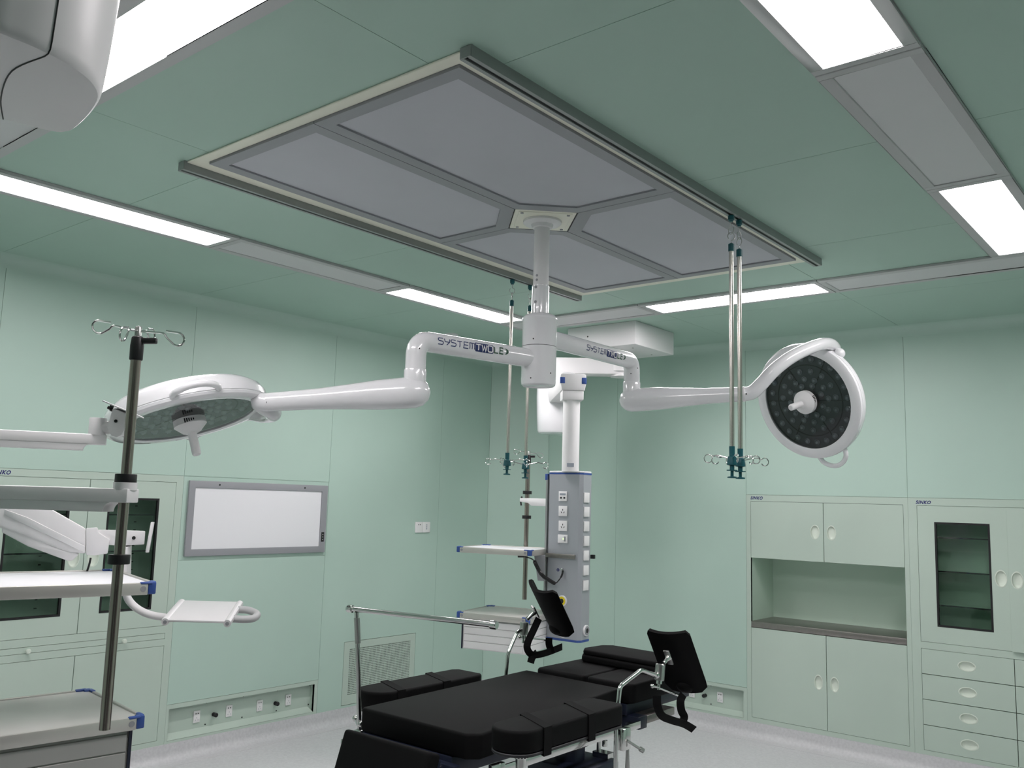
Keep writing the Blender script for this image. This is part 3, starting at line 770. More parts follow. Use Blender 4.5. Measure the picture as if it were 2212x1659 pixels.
def arm_logo(par, a, d, side, r, start, h, wscale):
    """a: axis origin, d: axis direction the text runs along, side: radial direction of the text centre line"""
    d = Vector(d).normalized(); side = Vector(side); side = (side-d*side.dot(d)).normalized(); up = side.cross(d)
    if up.z < 0: up = -up
    def wrap(vs, fs, off):
        bb = B()
        # subdivide quads so they follow the curve
        for f in fs:
            q = [vs[i] for i in f]
            if len(q) == 4:
                N = 4
                for k in range(N):
                    t0, t1 = k/N, (k+1)/N
                    for s_ in range(N):
                        s0, s1 = s_/N, (s_+1)/N
                        def bl(t, s2): return (q[0]*(1-t)+q[3]*t)*(1-s2)+(q[1]*(1-t)+q[2]*t)*s2
                        o = len(bb.v); bb.v += [bl(t0, s0), bl(t0, s1), bl(t1, s1), bl(t1, s0)]; bb.f.append((o, o+1, o+2, o+3))
            else:
                o = len(bb.v); bb.v += [Vector(x_) for x_ in q]; bb.f.append(tuple(range(o, o+len(q))))
        out = []
        for q in bb.v:
            th = q.y/r
            out.append(Vector(a)+d*q.x+(side*math.cos(th)+up*math.sin(th))*(r+off))
        bb.v = out
        return bb
    x = start; cw = h*wscale; gap = h*0.22
    def letters(word, x, h2, y0, w, off, matname, nm, sc=1.0):
        V_, F_ = [], []
        for ch in word:
            for st in GL[ch]:
                vs, fs = stroke_poly([(x+p[0]*cw*sc, y0+p[1]*h2) for p in st], w)
                o = len(V_); V_ += vs; F_ += [tuple(i+o for i in f) for f in fs]
            x += cw*sc+gap
        wrap(V_, F_, off).build(nm, matname, par, smooth=False)
        return x
    y0 = -h/2
    x = letters('SYSTEM', x, h, y0, h*0.15, 0.0010, 'logo_navy', 'lettering')
    bw = (cw*0.98+gap)*3+gap*0.6; x -= gap*0.4
    N = 24; V_ = []; F_ = []
    hh = h*1.5
    for i in range(N+1):
        t = i/N; e = min(t, 1-t)*bw; c_ = hh*0.12; ins = (c_-math.sqrt(max(0, c_*c_-(c_-e)**2))) if e < c_ else 0
        V_ += [Vector((x+bw*t, -hh/2+ins)), Vector((x+bw*t, hh/2-ins))]
    for i in range(N): F_.append((2*i+1, 2*i, 2*i+2, 2*i+3))
    wrap(V_, F_, 0.0008).build('lettering_plate', 'logo_navy', par, smooth=False)
    letters('TWO', x+gap*0.7, h, y0, h*0.19, 0.0016, 'white_plastic', 'lettering', 0.98)
    x += bw+gap*0.7
    x = letters('LE', x, h, y0, h*0.2, 0.0010, 'logo_green', 'lettering', 0.85)
    V_ = [Vector((x, y0)), Vector((x+cw*0.35, y0)), Vector((x+cw*0.75, y0+h*0.2)), Vector((x+cw*0.85, y0+h*0.5)), Vector((x+cw*0.75, y0+h*0.8)), Vector((x+cw*0.35, y0+h)), Vector((x, y0+h)), Vector((x+cw*0.3, y0+h*0.8)), Vector((x+cw*0.38, y0+h*0.5)), Vector((x+cw*0.3, y0+h*0.2))]
    F_ = [(0, 1, 2, 9), (9, 2, 3, 8), (8, 3, 4, 7), (7, 4, 5, 6)]
    wrap(V_, F_, 0.0010).build('lettering', 'logo_green', par, smooth=False)

def lamp_arm(hz, ex, ey, joint_z, r, hub):
    """horizontal arm from the hub to an elbow and down to a joint; returns arm object"""
    e = V(ex, ey, hz); d = V(ex-MX, ey-MY, 0).normalized()
    pts = bend([V(MX, MY, hz)+d*0.055, e, V(ex, ey, joint_z)], r=0.075, n=12)
    b = B(); b.tube(pts, r, 32); arm = b.build('arm', 'white_gloss', sl)
    return arm, d
z1 = PV(1163, 777, (MX, MY)).z; e1 = PZ(900, 735, z1)
z2 = PV(1163, 726, (MX, MY)).z; e2 = PZ(1365, 780, z2)
j1 = V(e1.x, e1.y, PV(900, 848, e1).z); j2 = V(e2.x, e2.y, PV(1352, 864, e2).z)
arm1, d1 = lamp_arm(z1, e1.x, e1.y, j1.z+0.085, 0.041, hub_l)
arm2, d2 = lamp_arm(z2, e2.x, e2.y, j2.z+0.09, 0.041, hub_u)
def side_of(p): 
    s_ = CAM-p; return s_
# lettering: reads from the elbow to the hub on the first arm, hub to elbow on the second
L1 = V(e1.x-MX, e1.y-MY, 0).length; L2 = V(e2.x-MX, e2.y-MY, 0).length
arm_logo(arm1, V(e1.x, e1.y, z1), -d1, (CAM-V(e1.x, e1.y, z1))+V(0, 0, 0.9), 0.041, 0.075, 0.0255, 1.0)
arm_logo(arm2, V(MX, MY, z2), d2, (CAM-V(e2.x, e2.y, z2))+V(0, 0, 0.5), 0.041, L2-0.475, 0.0245, 1.0)
for (p, a_, arm) in ((V(e1.x, e1.y, j1.z+0.17), 0.3, arm1), (V(e2.x, e2.y, j2.z+0.13), -0.1, arm2), (V(e2.x, e2.y, j2.z+0.16), 0.8, arm2)):
    d = (CAM-p); d.z = 0; d.normalize(); d = Matrix.Rotation(a_, 3, 'Z') @ d
    b = B(); b.cyl(p+d*0.041, p+d*0.0418, 0.003, seg=10); b.build('screw', 'lamp_groove', arm)

def spring_arm(j, end, tip_r, j_r):
    d = (end-j); L = d.length; d.normalize()
    # collar on top of the joint
    b = B(); b.lathe([(0.044, 0.03), (0.0445, 0.086), (0.0425, 0.092), (0.0395, 0.094)], j, (0, 0, 1), 36); b.build('joint_collar', 'white_gloss', sl)
    prof = [(0.0, -j_r*1.02), (0.012, -j_r), (j_r*0.55, -j_r*0.86), (j_r*0.86, -j_r*0.5), (j_r, -j_r*0.05), (j_r*1.0, j_r*0.6), (j_r*0.96, L*0.24), (j_r*0.82, L*0.42), (tip_r*1.12, L*0.66), (tip_r*1.02, L*0.9), (tip_r, L)]
    b = B()
    b.lathe([(max(1e-6, r), h_) for (r, h_) in prof], j, d, 36)
    return b.build('spring_arm', 'white_gloss', sl)

def lamp_head(c, n, R, grip_dir, pivot_dir):
    """c: centre of the lit face, n: direction the lamp shines"""
    n = Vector(n).normalized(); g = Vector(grip_dir); g = (g-n*g.dot(n)).normalized(); w = n.cross(g)
    ri = R*0.82
    b = B(); b.lathe([(ri, -0.012), (ri, 0.0), (ri+0.004, 0.002), (R-0.012, 0.0), (R-0.003, -0.006), (R, -0.016), (R-0.002, -0.019)], c, n, 72, uref=g, caps=False)
    hd = b.build('lamp_head', 'white_gloss', sl)
    b = B(); b.lathe([(R-0.003, -0.019), (R, -0.0215), (R*0.995, -0.045), (R*0.96, -0.070), (R*0.87, -0.094), (R*0.68, -0.115), (R*0.4, -0.127), (R*0.15, -0.13), (1e-6, -0.13)], c, n, 72, uref=g, caps=False)
    b.build('back_shell', 'white_gloss', hd)
    b = B(); b.lathe([(ri+0.001, -0.030), (1e-6, -0.030)], c, n, 56, uref=g, caps=False); b.build('reflector_plate', 'lamp_inside', hd, smooth=False)
    b = B(); b.lathe([(ri+0.001, -0.030), (ri+0.001, -0.002)], c, n, 72, uref=g, caps=False); b.f = [tuple(reversed(f)) for f in b.f if len(f) == 4]; b.build('inner_wall', 'lamp_inside', hd)
    b = B(); b.lathe([(ri+0.0015, -0.004), (1e-6, -0.004)], c, n, 72, uref=g, caps=False); b.build('cover_glass', 'lamp_glass', hd, smooth=False)
    def at(a, r, h_): return c+n*h_+(g*math.cos(a)+w*math.sin(a))*r
    # grooves: ring and spokes on the plate
    b = B(); b.lathe([(ri*0.765, -0.0295), (ri*0.765, -0.0275), (ri*0.745, -0.0275), (ri*0.745, -0.0295)], c, n, 64, uref=g, caps=False); b.build('groove_ring', 'lamp_groove', hd)
    for k in range(6):
        a = 2*PI*k/6+0.2
        b = B(); b.obox((at(a, ri*0.25, -0.028)+at(a, ri, -0.028))/2, (at(a, ri, 0)-at(a, ri*0.25, 0))/2, n.cross(g*math.cos(a)+w*math.sin(a))*0.0022, n*0.0012); b.build('groove', 'lamp_groove', hd)
    proto = None
    for (cnt, rr, ph) in ((24, 0.885, 0.0), (15, 0.63, 0.1), (12, 0.46, 0.3), (8, 0.33, 0.1)):
        for k in range(cnt):
            a = 2*PI*k/cnt+ph; p = at(a, ri*rr, -0.0299)
            if proto is None:
                b = B(); b.lathe([(0.0155, 0.0), (0.0155, 0.006), (0.0135, 0.007), (0.0125, 0.004), (0.011, 0.009), (0.007, 0.0135), (1e-6, 0.015)], p, n, 14)
                lens = b.build('led_lens', 'lens', hd); proto = lens; p0 = p
            else:
                lens = proto.copy(); COL.objects.link(lens); lens.parent = hd; lens.location = p-p0; ORG[lens] = ORG[hd]
    # sterile handle
    b = B(); b.lathe([(0.062, -0.003), (0.0625, 0.022), (0.058, 0.026), (0.036, 0.048), (0.0235, 0.054)], c, n, 40); hb = b.build('handle_base', 'white_plastic', hd)
    b = B(); b.lathe([(0.020, 0.050), (0.0165, 0.058), (0.0175, 0.125), (0.0165, 0.14), (0.012, 0.145), (1e-6, 0.146)], c, n, 28); b.build('handle', 'white_plastic', hd)
    vd = (CAM-c); vd = (vd-n*vd.dot(n)).normalized(); vw = n.cross(vd)
    for k in range(5):
        a = (k-2)*0.13; q = vd*math.cos(a)+vw*math.sin(a); hgt = 0.004+0.0012*k
        b = B(); b.obox(c+n*0.012+q*0.0627, q*0.0006, vw*0.0024, n*hgt); b.build('dimmer_mark', 'black_plastic', hd)
    # grip loop on the rim
    ga = 0.0
    gp_ = [at(ga-0.27+0.54*k/12, R-0.006+0.062*math.sin(PI*k/12)**0.6, -0.024-0.008*math.sin(PI*k/12)) for k in range(13)]
    b = B(); b.tube(smooth_path(gp_, 4), 0.0125, 16); b.build('grip', 'white_gloss', hd)
    return hd, at, g, w
RHD = 0.312
# left head, seen almost edge-on
c1 = PD(409, 908, 3.52)
v1 = (CAM-c1).normalized(); r1 = (RIGHT-v1*RIGHT.dot(v1)).normalized(); u1_ = v1.cross(r1)
n1 = v1*math.cos(math.radians(75.5)) + (r1*0.215-u1_*0.977)*math.sin(math.radians(75.5))
n1.normalize()
end1 = PD(577, 869, 3.50)
spring_arm(j1, end1, 0.037, 0.062)
g1 = (CAM-c1)+RIGHT*0.6
hd1, at1, gg1, ww1 = lamp_head(c1, n1, RHD, g1, None)
# right head
c2 = PD(1742, 868, 4.72)
v2 = (CAM-c2).normalized(); r2 = (RIGHT-v2*RIGHT.dot(v2)).normalized(); u2_ = v2.cross(r2)
n2 = v2*math.cos(math.radians(36)) + (-r2*0.931-u2_*0.364)*math.sin(math.radians(36))
n2.normalize()
end2 = PD(1612, 851, 4.40)
spring_arm(j2, end2, 0.036, 0.060)
hd2, at2, gg2, ww2 = lamp_head(c2, n2, RHD, RIGHT*0.60-UP*0.95, None)
# yokes: from the spring arm round to a pivot on the rim
rim = c2 + (r2*0.63+u2_*0.74 - n2*n2.dot(r2*0.63+u2_*0.74)).normalized()*(RHD-0.002) - n2*0.055
yk = smooth_path([PD(1600, 851.5, 4.42), PD(1624, 848, 4.40), PD(1645, 829, 4.39), PD(1672, 800, 4.38), PD(1712, 770, 4.40), PD(1762, 747, 4.47), PD(1790, 742.5, 4.56), PD(1803, 751, 4.64), PD(1806, 764, 4.72), rim], 8)
nn = len(yk)
b = B(); b.tube(yk, [0.036-0.007*min(1, i/(nn*0.9)) for i in range(nn)], 24); y2o = b.build('yoke', 'white_gloss', sl)
b = B(); b.sphere(rim, 0.029); b.build('pivot', 'white_gloss', y2o)
dq = (end2-j2).normalized()
b = B(); b.lathe([(0.0368, -0.004), (0.0378, -0.002), (0.0378, 0.002), (0.0368, 0.004)], end2-dq*0.012, dq, 36); b.build('joint_ring', 'white_paint', y2o)
b = B(); b.cyl(end2+V(0, 0, 0)+ (CAM-end2).normalized()*0.0355, end2+(CAM-end2).normalized()*0.037, 0.004, seg=10); b.build('screw', 'lamp_groove', y2o)
rim1 = c1 + (r1*0.9 - n1*n1.dot(r1*0.9)).normalized()*(RHD) - n1*0.035
far1 = c1 - (v1-n1*n1.dot(v1)).normalized()*(RHD+0.03) - n1*0.03
yk = smooth_path([end1, end1+(end1-j1).normalized()*0.03, PD(590, 892, 3.56), PD(570, 898, 3.70), PD(520, 897, 3.84), far1], 8)
nn = len(yk)
b = B(); b.tube(yk, [0.037-0.010*min(1, i/(nn*0.9)) for i in range(nn)], 24); y1o = b.build('yoke', 'white_gloss', sl)
b = B(); b.sphere(far1, 0.034); b.build('pivot', 'white_gloss', y1o)
dq = (end1-j1).normalized()
b = B(); b.sphere(end1, 0.0372); b.build('end_cap', 'white_gloss', y1o)
b = B(); b.cyl(end1+(CAM-end1).normalized()*0.036, end1+(CAM-end1).normalized()*0.038, 0.004, seg=10); b.build('screw', 'lamp_groove', y1o)

# ================================================================== HANGING IV RODS ON THE CEILING RAILS
def wire_hook(c, ang, length, loop, r, parent, up=0.02, name='hook', mt='chrome'):
    d = V(math.cos(ang), math.sin(ang), 0); z = V(0, 0, 1)
    pts = [c, c+d*length*0.35+z*up*0.6, c+d*length*0.62+z*up, c+d*(length*0.78)+z*(up-loop*0.2)]
    cc_ = c+d*(length-loop*0.2)+z*(up-loop*0.9)
    for k in range(9):
        a = PI*0.75 - k*PI*1.6/8
        pts.append(cc_ + d*(math.cos(a)*loop)+z*(math.sin(a)*loop))
    b = B(); b.tube(smooth_path(pts, 4), r, 8); return b.build(name, mt, parent)
def big_hook(c, ang, length, loop, r, parent, slope=0.0):
    """arm that dips into a round loop whose end lies back along the arm"""
    d = V(math.cos(ang), math.sin(ang), slope); z = V(0, 0, 1)
    cc_ = c+d*length*0.82-z*loop*0.35
    pts = [c, c+d*length*0.3+z*0.002, c+d*length*0.52+z*0.003, c+d*length*0.60-z*loop*0.4]
    for k in range(11):
        a = -PI*0.72 + k*PI*1.25/10
        pts.append(cc_+d*math.cos(a)*loop*1.05+z*math.sin(a)*loop)
    pts.append(c+d*length*0.58+z*(loop*0.62))
    b = B(); b.tube(smooth_path(pts, 4), r, 8); return b.build('hook', 'chrome', parent)
def iv_rod(x, y, ztop, zrod_top, zrod_bot, zbot, rot, label, group, squash=1.0):
    t = thing('iv_rod', label, 'iv rod', (x, y, zbot), group)
    zr = ZC-0.036
    b = B(); b.lathe([(0.010, zr-0.001), (0.014, zr-0.004), (0.013, zr-0.022), (0.008, zr-0.026), (0.008, zr-0.03)], (x, y, 0), seg=16); b.f = [tuple(reversed(f)) for f in b.f]; b.build('carriage', 'teal', t)
    # two interlocked wire hooks
    zz = zr-0.028; L = zz-zrod_top; mid = zz-L*0.55; lp = min(0.016, L*0.16)
    for (s_, z0_, z1_) in ((1, zz, mid), (-1, zrod_top, mid)):
        ds = V(math.cos(rot+0.6+(0 if s_ > 0 else 1.2)), math.sin(rot+0.6+(0 if s_ > 0 else 1.2)), 0)
        cz = mid+s_*lp*0.9
        pts = [V(x, y, z0_)]
        for k in range(11):
            a = PI/2*s_ - k*2*PI*0.86/10
            pts.append(V(x, y, cz)+ds*math.cos(a)*lp+V(0, 0, 1)*math.sin(a)*lp*1.15)
        b = B(); b.tube(smooth_path(pts, 4), 0.0017, 8); b.build('link_hook', 'steel', t)
    b = B(); b.lathe([(0.0125, zrod_top-0.035), (0.0125, zrod_top-0.004), (0.006, zrod_top), (0.003, zrod_top+0.002)], (x, y, 0), seg=18); b.build('top_collar', 'teal', t)
    b = B(); b.cyl((x, y, zrod_bot), (x, y, zrod_top-0.03), 0.0098, seg=20); b.build('rod', 'rod_steel', t)
    H = zrod_bot-zbot
    b = B(); b.lathe([(0.004, zbot), (0.019, zbot+0.001), (0.019, zbot+0.006), (0.0065, zbot+0.009), (0.0065, zbot+H*0.24), (0.022, zbot+H*0.245), (0.022, zbot+H*0.275), (0.0095, zbot+H*0.28), (0.0095, zbot+H*0.42), (0.021, zbot+H*0.44), (0.021, zbot+H*0.50), (0.0175, zbot+H*0.70), (0.0115, zbot+H*0.74), (0.0118, zbot+H*1.06)], (x, y, 0), seg=20)
    gp = b.build('grip', 'teal', t)
    hc = V(x, y, zbot+H*0.62)
    for k in range(4):
        wire_hook(hc, rot+k*PI/2, 0.115 if k % 2 == 0 else 0.10, 0.0165, 0.0023, t, up=0.016)
    return t
ga = PZ(1577, 465, ZC-0.036); gb = PZ(1595, 475, ZC-0.036); gc = PZ(1103, 604, ZC-0.036); gd = PZ(1145, 616, ZC-0.036)
GRP = 'steel rods with teal grips hanging from the ceiling rails'
def zof(px, py, q): return PV(px, py, q).z
iv_rod(-1.632, ga.y, 0, zof(1577, 526, ga), zof(1577, 968, ga), zof(1577, 1033, ga), 2.2, 'steel rod with teal grip on the cabinet-side rail, nearer the rail middle', GRP)
iv_rod(-1.632, gb.y, 0, zof(1594, 538, gb), zof(1597, 973, gb), zof(1599, 1035, gb), 0.9, 'steel rod with teal grip on the cabinet-side rail, nearer its back-wall end', GRP)
iv_rod(-3.121, gc.y, 0, zof(1102, 649, gc), zof(1093, 981, gc), zof(1091, 1026, gc), 0.35, 'steel rod with teal grip on the film-viewer-side rail, nearer the rail middle', GRP)
iv_rod(-3.121, gd.y, 0, zof(1142, 660, gd), zof(1137, 987, gd), zof(1135, 1034, gd), 0.75, 'steel rod with teal grip on the film-viewer-side rail, nearer its back-wall end', GRP)
# ================================================================== SUPPLY PENDANTS
def xyz(c, ax, ay, a, b_, z): return V(c.x, c.y, 0)+ax*a+ay*b_+V(0, 0, z)
def drum(root, x, y, z0, z1, r):
    h_ = z1-z0
    prof = [(r*0.80, z0), (r*0.93, z0+0.006), (r*0.985, z0+0.02), (r*1.03, z0+h_*0.3), (r*1.06, z0+h_*0.6), (r*1.05, z0+h_*0.92), (r*0.98, z1), ]
    b = B(); b.lathe(prof, (x, y, 0), seg=64); d = b.build('joint_housing', 'white_gloss', root)
    return d
def shelf(root, c, ux, uy, w, d, z, drawers=False, white=True, faces=1):
    """c: near corner (on top), ux along the front edge away from the corner, uy to the back"""
    ux, uy = Vector(ux).normalized(), Vector(uy).normalized(); k = V(0, 0, 1); T = 0.032
    ctr = c+ux*w/2+uy*d/2
    b = B(); b.obox(ctr-k*(0.012), ux*(w/2-0.006), uy*(d/2-0.006), k*0.008); s_ = b.build('shelf', 'white_board' if white else 'shelf_steel', root, bevel=0.002)
    for (m_, hl, dr) in ((c+ux*w/2, w/2, ux), (c+ux*w/2+uy*d, w/2, ux), (c+uy*d/2, d/2, uy), (c+ux*w+uy*d/2, d/2, uy)):
        per = uy if dr is ux else ux
        b = B(); b.obox(m_-k*0.018, dr*(hl-0.02), per*0.005, k*0.018); b.build('edge_rail', 'alu', s_, bevel=0.002)
    for i in (0, 1):
        for j in (0, 1):
            p = c+ux*(w*i)+uy*(d*j)
            b = B(); sx = 1 if i == 0 else -1; sy = 1 if j == 0 else -1
            b.obox(p+ux*sx*0.008+uy*sy*0.008-k*0.0165, ux*0.012, uy*0.012, k*0.0185)
            b.obox(p+ux*sx*0.026-k*0.0012, ux*0.018, uy*0.007, k*0.004); b.obox(p+uy*sy*0.026-k*0.0012, ux*0.007, uy*0.018, k*0.004)
            b.build('corner_cap', 'blue_trim', s_, bevel=0.004)
            b = B(); q = p+ux*sx*0.034-uy*sy*0.005-k*0.018; b.cyl(q, q-uy*sy*0.0012, 0.0085, seg=16); b.build('rivet', 'grey_frame', s_)
    return s_
def drawer_unit(root, c, ux, uy, w, d, z0, z1, nd, inset=0.03, strip=0, mt='white_paint'):
    ux, uy = Vector(ux).normalized(), Vector(uy).normalized(); k = V(0, 0, 1); p = c+ux*inset+uy*inset; p = V(p.x, p.y, 0); w -= 2*inset; d -= 2*inset
    b = B(); b.obox(p+ux*w/2+uy*d/2+k*(z0+z1)/2, ux*w/2, uy*d/2, k*(z1-z0)/2); du = b.build('drawer_unit', mt, root, bevel=0.006)
    for (wd, od, L, dirv, nrm) in ((w, 0, w, ux, -uy), (d, 1, d, uy, -ux)):
        for i in range(nd):
            za = z0+0.006+(z1-z0-0.012)*i/nd; zb = z0+0.006+(z1-z0-0.012)*(i+1)/nd-0.004
            b = B(); b.obox(p+dirv*(L/2)+nrm*0.0025+k*(za+zb)/2, dirv*(L/2-0.02), nrm*0.0035, k*(zb-za)/2); b.build('drawer_front', mt, du, bevel=0.0015, segs=1)
    b = B(); b.obox(p+ux*(0.010 if strip == 0 else w-0.008)-uy*0.004+k*(z0+z1)/2, ux*0.004, uy*0.003, k*(z1-z0)/2); b.build('blue_strip', 'navy', du)
    return du
def iv_pole(root, x, y, z0, z1, r, rot, collars, hooklen=0.115):
    b = B(); b.cyl((x, y, z0), (x, y, z1), r, seg=24); p = b.build('iv_pole', 'pole_steel_dim', root)
    b = B(); b.lathe([(r*1.25, z1-0.03), (r*1.28, z1+0.006), (r*1.1, z1+0.028), (r*0.5, z1+0.03)], (x, y, 0), seg=20)
    b.obox(V(x, y, z1+0.018)+RIGHT*0.025, RIGHT*0.022, V(-RIGHT.y, RIGHT.x, 0)*0.008, V(0, 0, 0.007)); b.build('clamp', 'black_plastic', p, bevel=0.003)
    b = B(); b.lathe([(0.008, z1+0.028), (0.008, z1+0.05), (0.006, z1+0.054), (0.002, z1+0.055)], (x, y, 0), seg=16); b.build('hook_hub', 'steel', p)
    for k in range(4): big_hook(V(x, y, z1+0.043), rot+k*PI/2, hooklen*(1.0, 0.8, 1.0, 0.8)[k], 0.016, 0.0026, p, (-0.13, 0.10, 0.13, -0.22)[k])
    for (zc, mt_) in collars:
        b = B(); b.lathe([(r*1.95, zc-0.011), (r*2.0, zc-0.009), (r*2.0, zc+0.009), (r*1.95, zc+0.011)], (x, y, 0), seg=24); b.build('collar', mt_, p)
    return p
def socket_plate(root, o, nx, nz_, n, w, h_, kind):
    b = B(); b.obox(o+n*0.004, nx*w/2, V(0, 0, h_/2), n*0.004); s_ = b.build('socket', 'white_plastic', root, bevel=0.002)
    k = V(0, 0, 1)
    if kind == 'data':
        for a in (-0.2, 0.2):
            b = B(); b.obox(o+nx*w*a-k*h_*0.16+n*0.0083, nx*w*0.11, k*h_*0.09, n*0.0004); b.build('port', 'black_plastic', s_, smooth=False)
        b = B(); b.obox(o+k*h_*0.2+n*0.0083, nx*w*0.36, k*h_*0.1, n*0.0003); b.build('name_strip', 'stickergrey', s_, smooth=False)
    elif kind == 'power':
        for (a, c, rz) in ((0, 0.13, 0), (-0.15, -0.13, 0.5), (0.15, -0.13, -0.5)):
            q = nx*math.cos(rz)+k*math.sin(rz); q2 = -nx*math.sin(rz)+k*math.cos(rz)
            b = B(); b.obox(o+nx*w*a+k*h_*c+n*0.0083, q*w*0.035, q2*h_*0.085, n*0.0004); b.build('slot', 'black_plastic', s_, smooth=False)
    elif kind == 'switch':
        b = B(); b.obox(o+nx*w*0.24+n*0.0088, nx*w*0.09, k*h_*0.3, n*0.001); b.build('rocker', 'grey_frame', s_, bevel=0.001)
        b = B(); b.cyl(o+nx*w*0.08+n*0.008, o+nx*w*0.08+n*0.0095, 0.0045, seg=12); b.build('pilot_light', 'led_green', s_)
    return s_
def gas_outlet(root, o, n, r, colr):
    b = B(); b.lathe([(r, 0), (r, 0.006), (r*0.93, 0.010), (r*0.78, 0.010)], o, n, 32); g_ = b.build('gas_outlet', 'white_plastic', root)
    b = B(); b.lathe([(r*0.80, 0.008), (r*0.80, 0.0125), (r*0.45, 0.0125), (r*0.42, 0.008)], o, n, 32); b.build('colour_ring', colr, g_)
    b = B(); b.lathe([(r*0.42, 0.008), (r*0.42, 0.0115), (1e-6, 0.0115)], o, n, 24); b.build('port', 'black_plastic', g_)

def service_head(root, c, fx, z0, z1, w, d, detail=True):
    """c: centre; fx: direction along the front face (to the right seen from the front)"""
    fx = Vector(fx).normalized(); n = V(fx.y, -fx.x, 0); k = V(0, 0, 1)     # n: out of the front face
    ch = 0.02
    pol = [(-w/2, -d/2+ch), (-w/2+ch, -d/2), (w/2-ch, -d/2), (w/2, -d/2+ch), (w/2, d/2-ch), (w/2-ch, d/2), (-w/2+ch, d/2), (-w/2, d/2-ch)]
    b = B(); b.prism(pol, V(c.x, c.y, z0+0.012), fx, -n, k, z1-z0-0.03); h_ = b.build('service_head', 'alu_paint', root)
    pol2 = [(a*1.01, b_*1.01) for (a, b_) in pol]
    b = B(); b.prism(pol2, V(c.x, c.y, z0), fx, -n, k, 0.014); b.build('bottom_trim', 'blue_trim', h_)
    b = B(); b.prism(pol2, V(c.x, c.y, z1-0.022), fx, -n, k, 0.010); b.build('top_trim', 'blue_trim', h_)
    b = B(); b.prism(pol, V(c.x, c.y, z1-0.013), fx, -n, k, 0.013); b.build('top_cover', 'white_paint', h_, bevel=0.005)
    return h_, n, fx

# ---- far pendant
cp0 = V(-3.51, 5.49, 0)
fp = thing('supply_pendant', 'white ceiling supply pendant with grey service column and shelves by the room corner', 'supply pendant', (-3.34, 4.66, 0.74))
zb = PV(1371, 743, (-3.22, 5.22)).z
b = B(); b.box(-3.80, -3.22, 5.22, 5.76, zb, ZC-0.0003); cbx = b.build('ceiling_cover', 'white_paint', fp, bevel=0.006)
for (x, y, z, n) in ((-3.62, 5.22, zb+0.09, (0, -1, 0)), (-3.32, 5.35, zb, (0, 0, -1)), (-3.35, 5.66, zb, (0, 0, -1))):
    b = B(); p = V(x, y, z); b.cyl(p, p+V(*n)*0.0015, 0.006, seg=10); b.build('screw', 'lamp_groove', cbx)
za_t = PV(1372, 777, cp0).z; za_b = PV(1372, 812, cp0).z
b = B(); b.cyl((cp0.x, cp0.y, za_b-0.01), (cp0.x, cp0.y, zb), 0.075, seg=40); tu = b.build('ceiling_tube', 'white_paint', fp)
b = B(); b.cyl((cp0.x, cp0.y, zb-0.012), (cp0.x, cp0.y, zb-0.001), 0.082, seg=40); b.build('shadow_ring', 'lamp_groove', tu)  # dark ring painted in for the shadow round the tube top
dr = PD(1204, 870, 6.55); dr = V(dr.x, dr.y, 0)
ad = (dr-cp0).normalized(); an = V(-ad.y, ad.x, 0)
b = B(); b.obox((cp0+dr)/2+V(0, 0, (za_t+za_b)/2), ad*((dr-cp0).length/2+0.07), an*0.075, V(0, 0, (za_t-za_b)/2)); a1 = b.build('upper_arm', 'white_paint', fp, bevel=0.012)
b = B(); p = cp0+V(0, 0, (za_t+za_b)/2); b.lathe([(0.0905, -0.035), (0.092, -0.033), (0.092, 0.033), (0.0905, 0.035)], p, (0, 0, 1), 40); b.build('end_band', 'white_paint', a1)
for dz in (-0.02, 0.02):
    q = CAM-p; q.z = 0; q.normalize(); q = Matrix.Rotation(0.75, 3, 'Z') @ q
    b = B(); b.obox(p+q*0.092+V(0, 0, dz), q*0.001, V(-q.y, q.x, 0)*0.012, V(0, 0, 0.012)); b.build('marker', 'lime', a1)
z_dt = za_b+0.004; z_db = PV(1200, 938, dr).z
drum(fp, dr.x, dr.y, z_db, z_dt, 0.145)
colp = V(*PY(1232, 1010, 4.63)); colp = V(colp.x, colp.y, 0)
hz1 = PV(1228, 1017, colp).z; hz0 = PV(1228, 1386, colp).z
zc_t = PV(1240, 810, colp).z; zc_b = PV(1240, 846, colp).z
ld = (colp-dr).normalized(); ln_ = V(-ld.y, ld.x, 0)
# lower arm from the drum to the column
b = B(); L_ = (colp-dr).length
b.prism([(-0.074, 0.0), (-0.083, 0.05), (-0.083, zc_t-zc_b-0.008), (-0.070, zc_t-zc_b), (0.070, zc_t-zc_b), (0.083, zc_t-zc_b-0.008), (0.083, 0.05), (0.074, 0.0)], dr+ld*0.10+V(0, 0, zc_b), ln_, (0, 0, 1), ld, L_-0.10+0.07)
a2 = b.build('lower_arm', 'white_paint', fp, bevel=0.006)
for s_ in (-1, 1):
    b = B(); b.obox(colp+ld*0.066+ln_*s_*0.069+V(0, 0, zc_b+(zc_t-zc_b)*0.58), ld*0.006, ln_*0.016, V(0, 0, 0.021)); b.build('brake_lamp', 'blue_trim', a2, bevel=0.004)
zk = PV(1233, 866, colp).z
b = B(); b.obox(colp+V(0, 0, (zk+zc_b)/2), ld*0.064, ln_*0.068, V(0, 0, (zc_b-zk)/2)); b.build('collar_block', 'white_paint', fp, bevel=0.006)
b = B(); b.cyl(colp+V(0, 0, hz1-0.005), colp+V(0, 0, zk+0.01), 0.0545, seg=44); ct = b.build('column_tube', 'white_paint', fp)
p = colp+V(0, 0, hz1+0.035); q = CAM-p; q.z = 0; q.normalize()
b = B(); b.obox(p+q*0.0545, q*0.0008, V(-q.y, q.x, 0)*0.022, V(0, 0, 0.012)); b.build('sticker', 'stickergrey', ct, bevel=0)
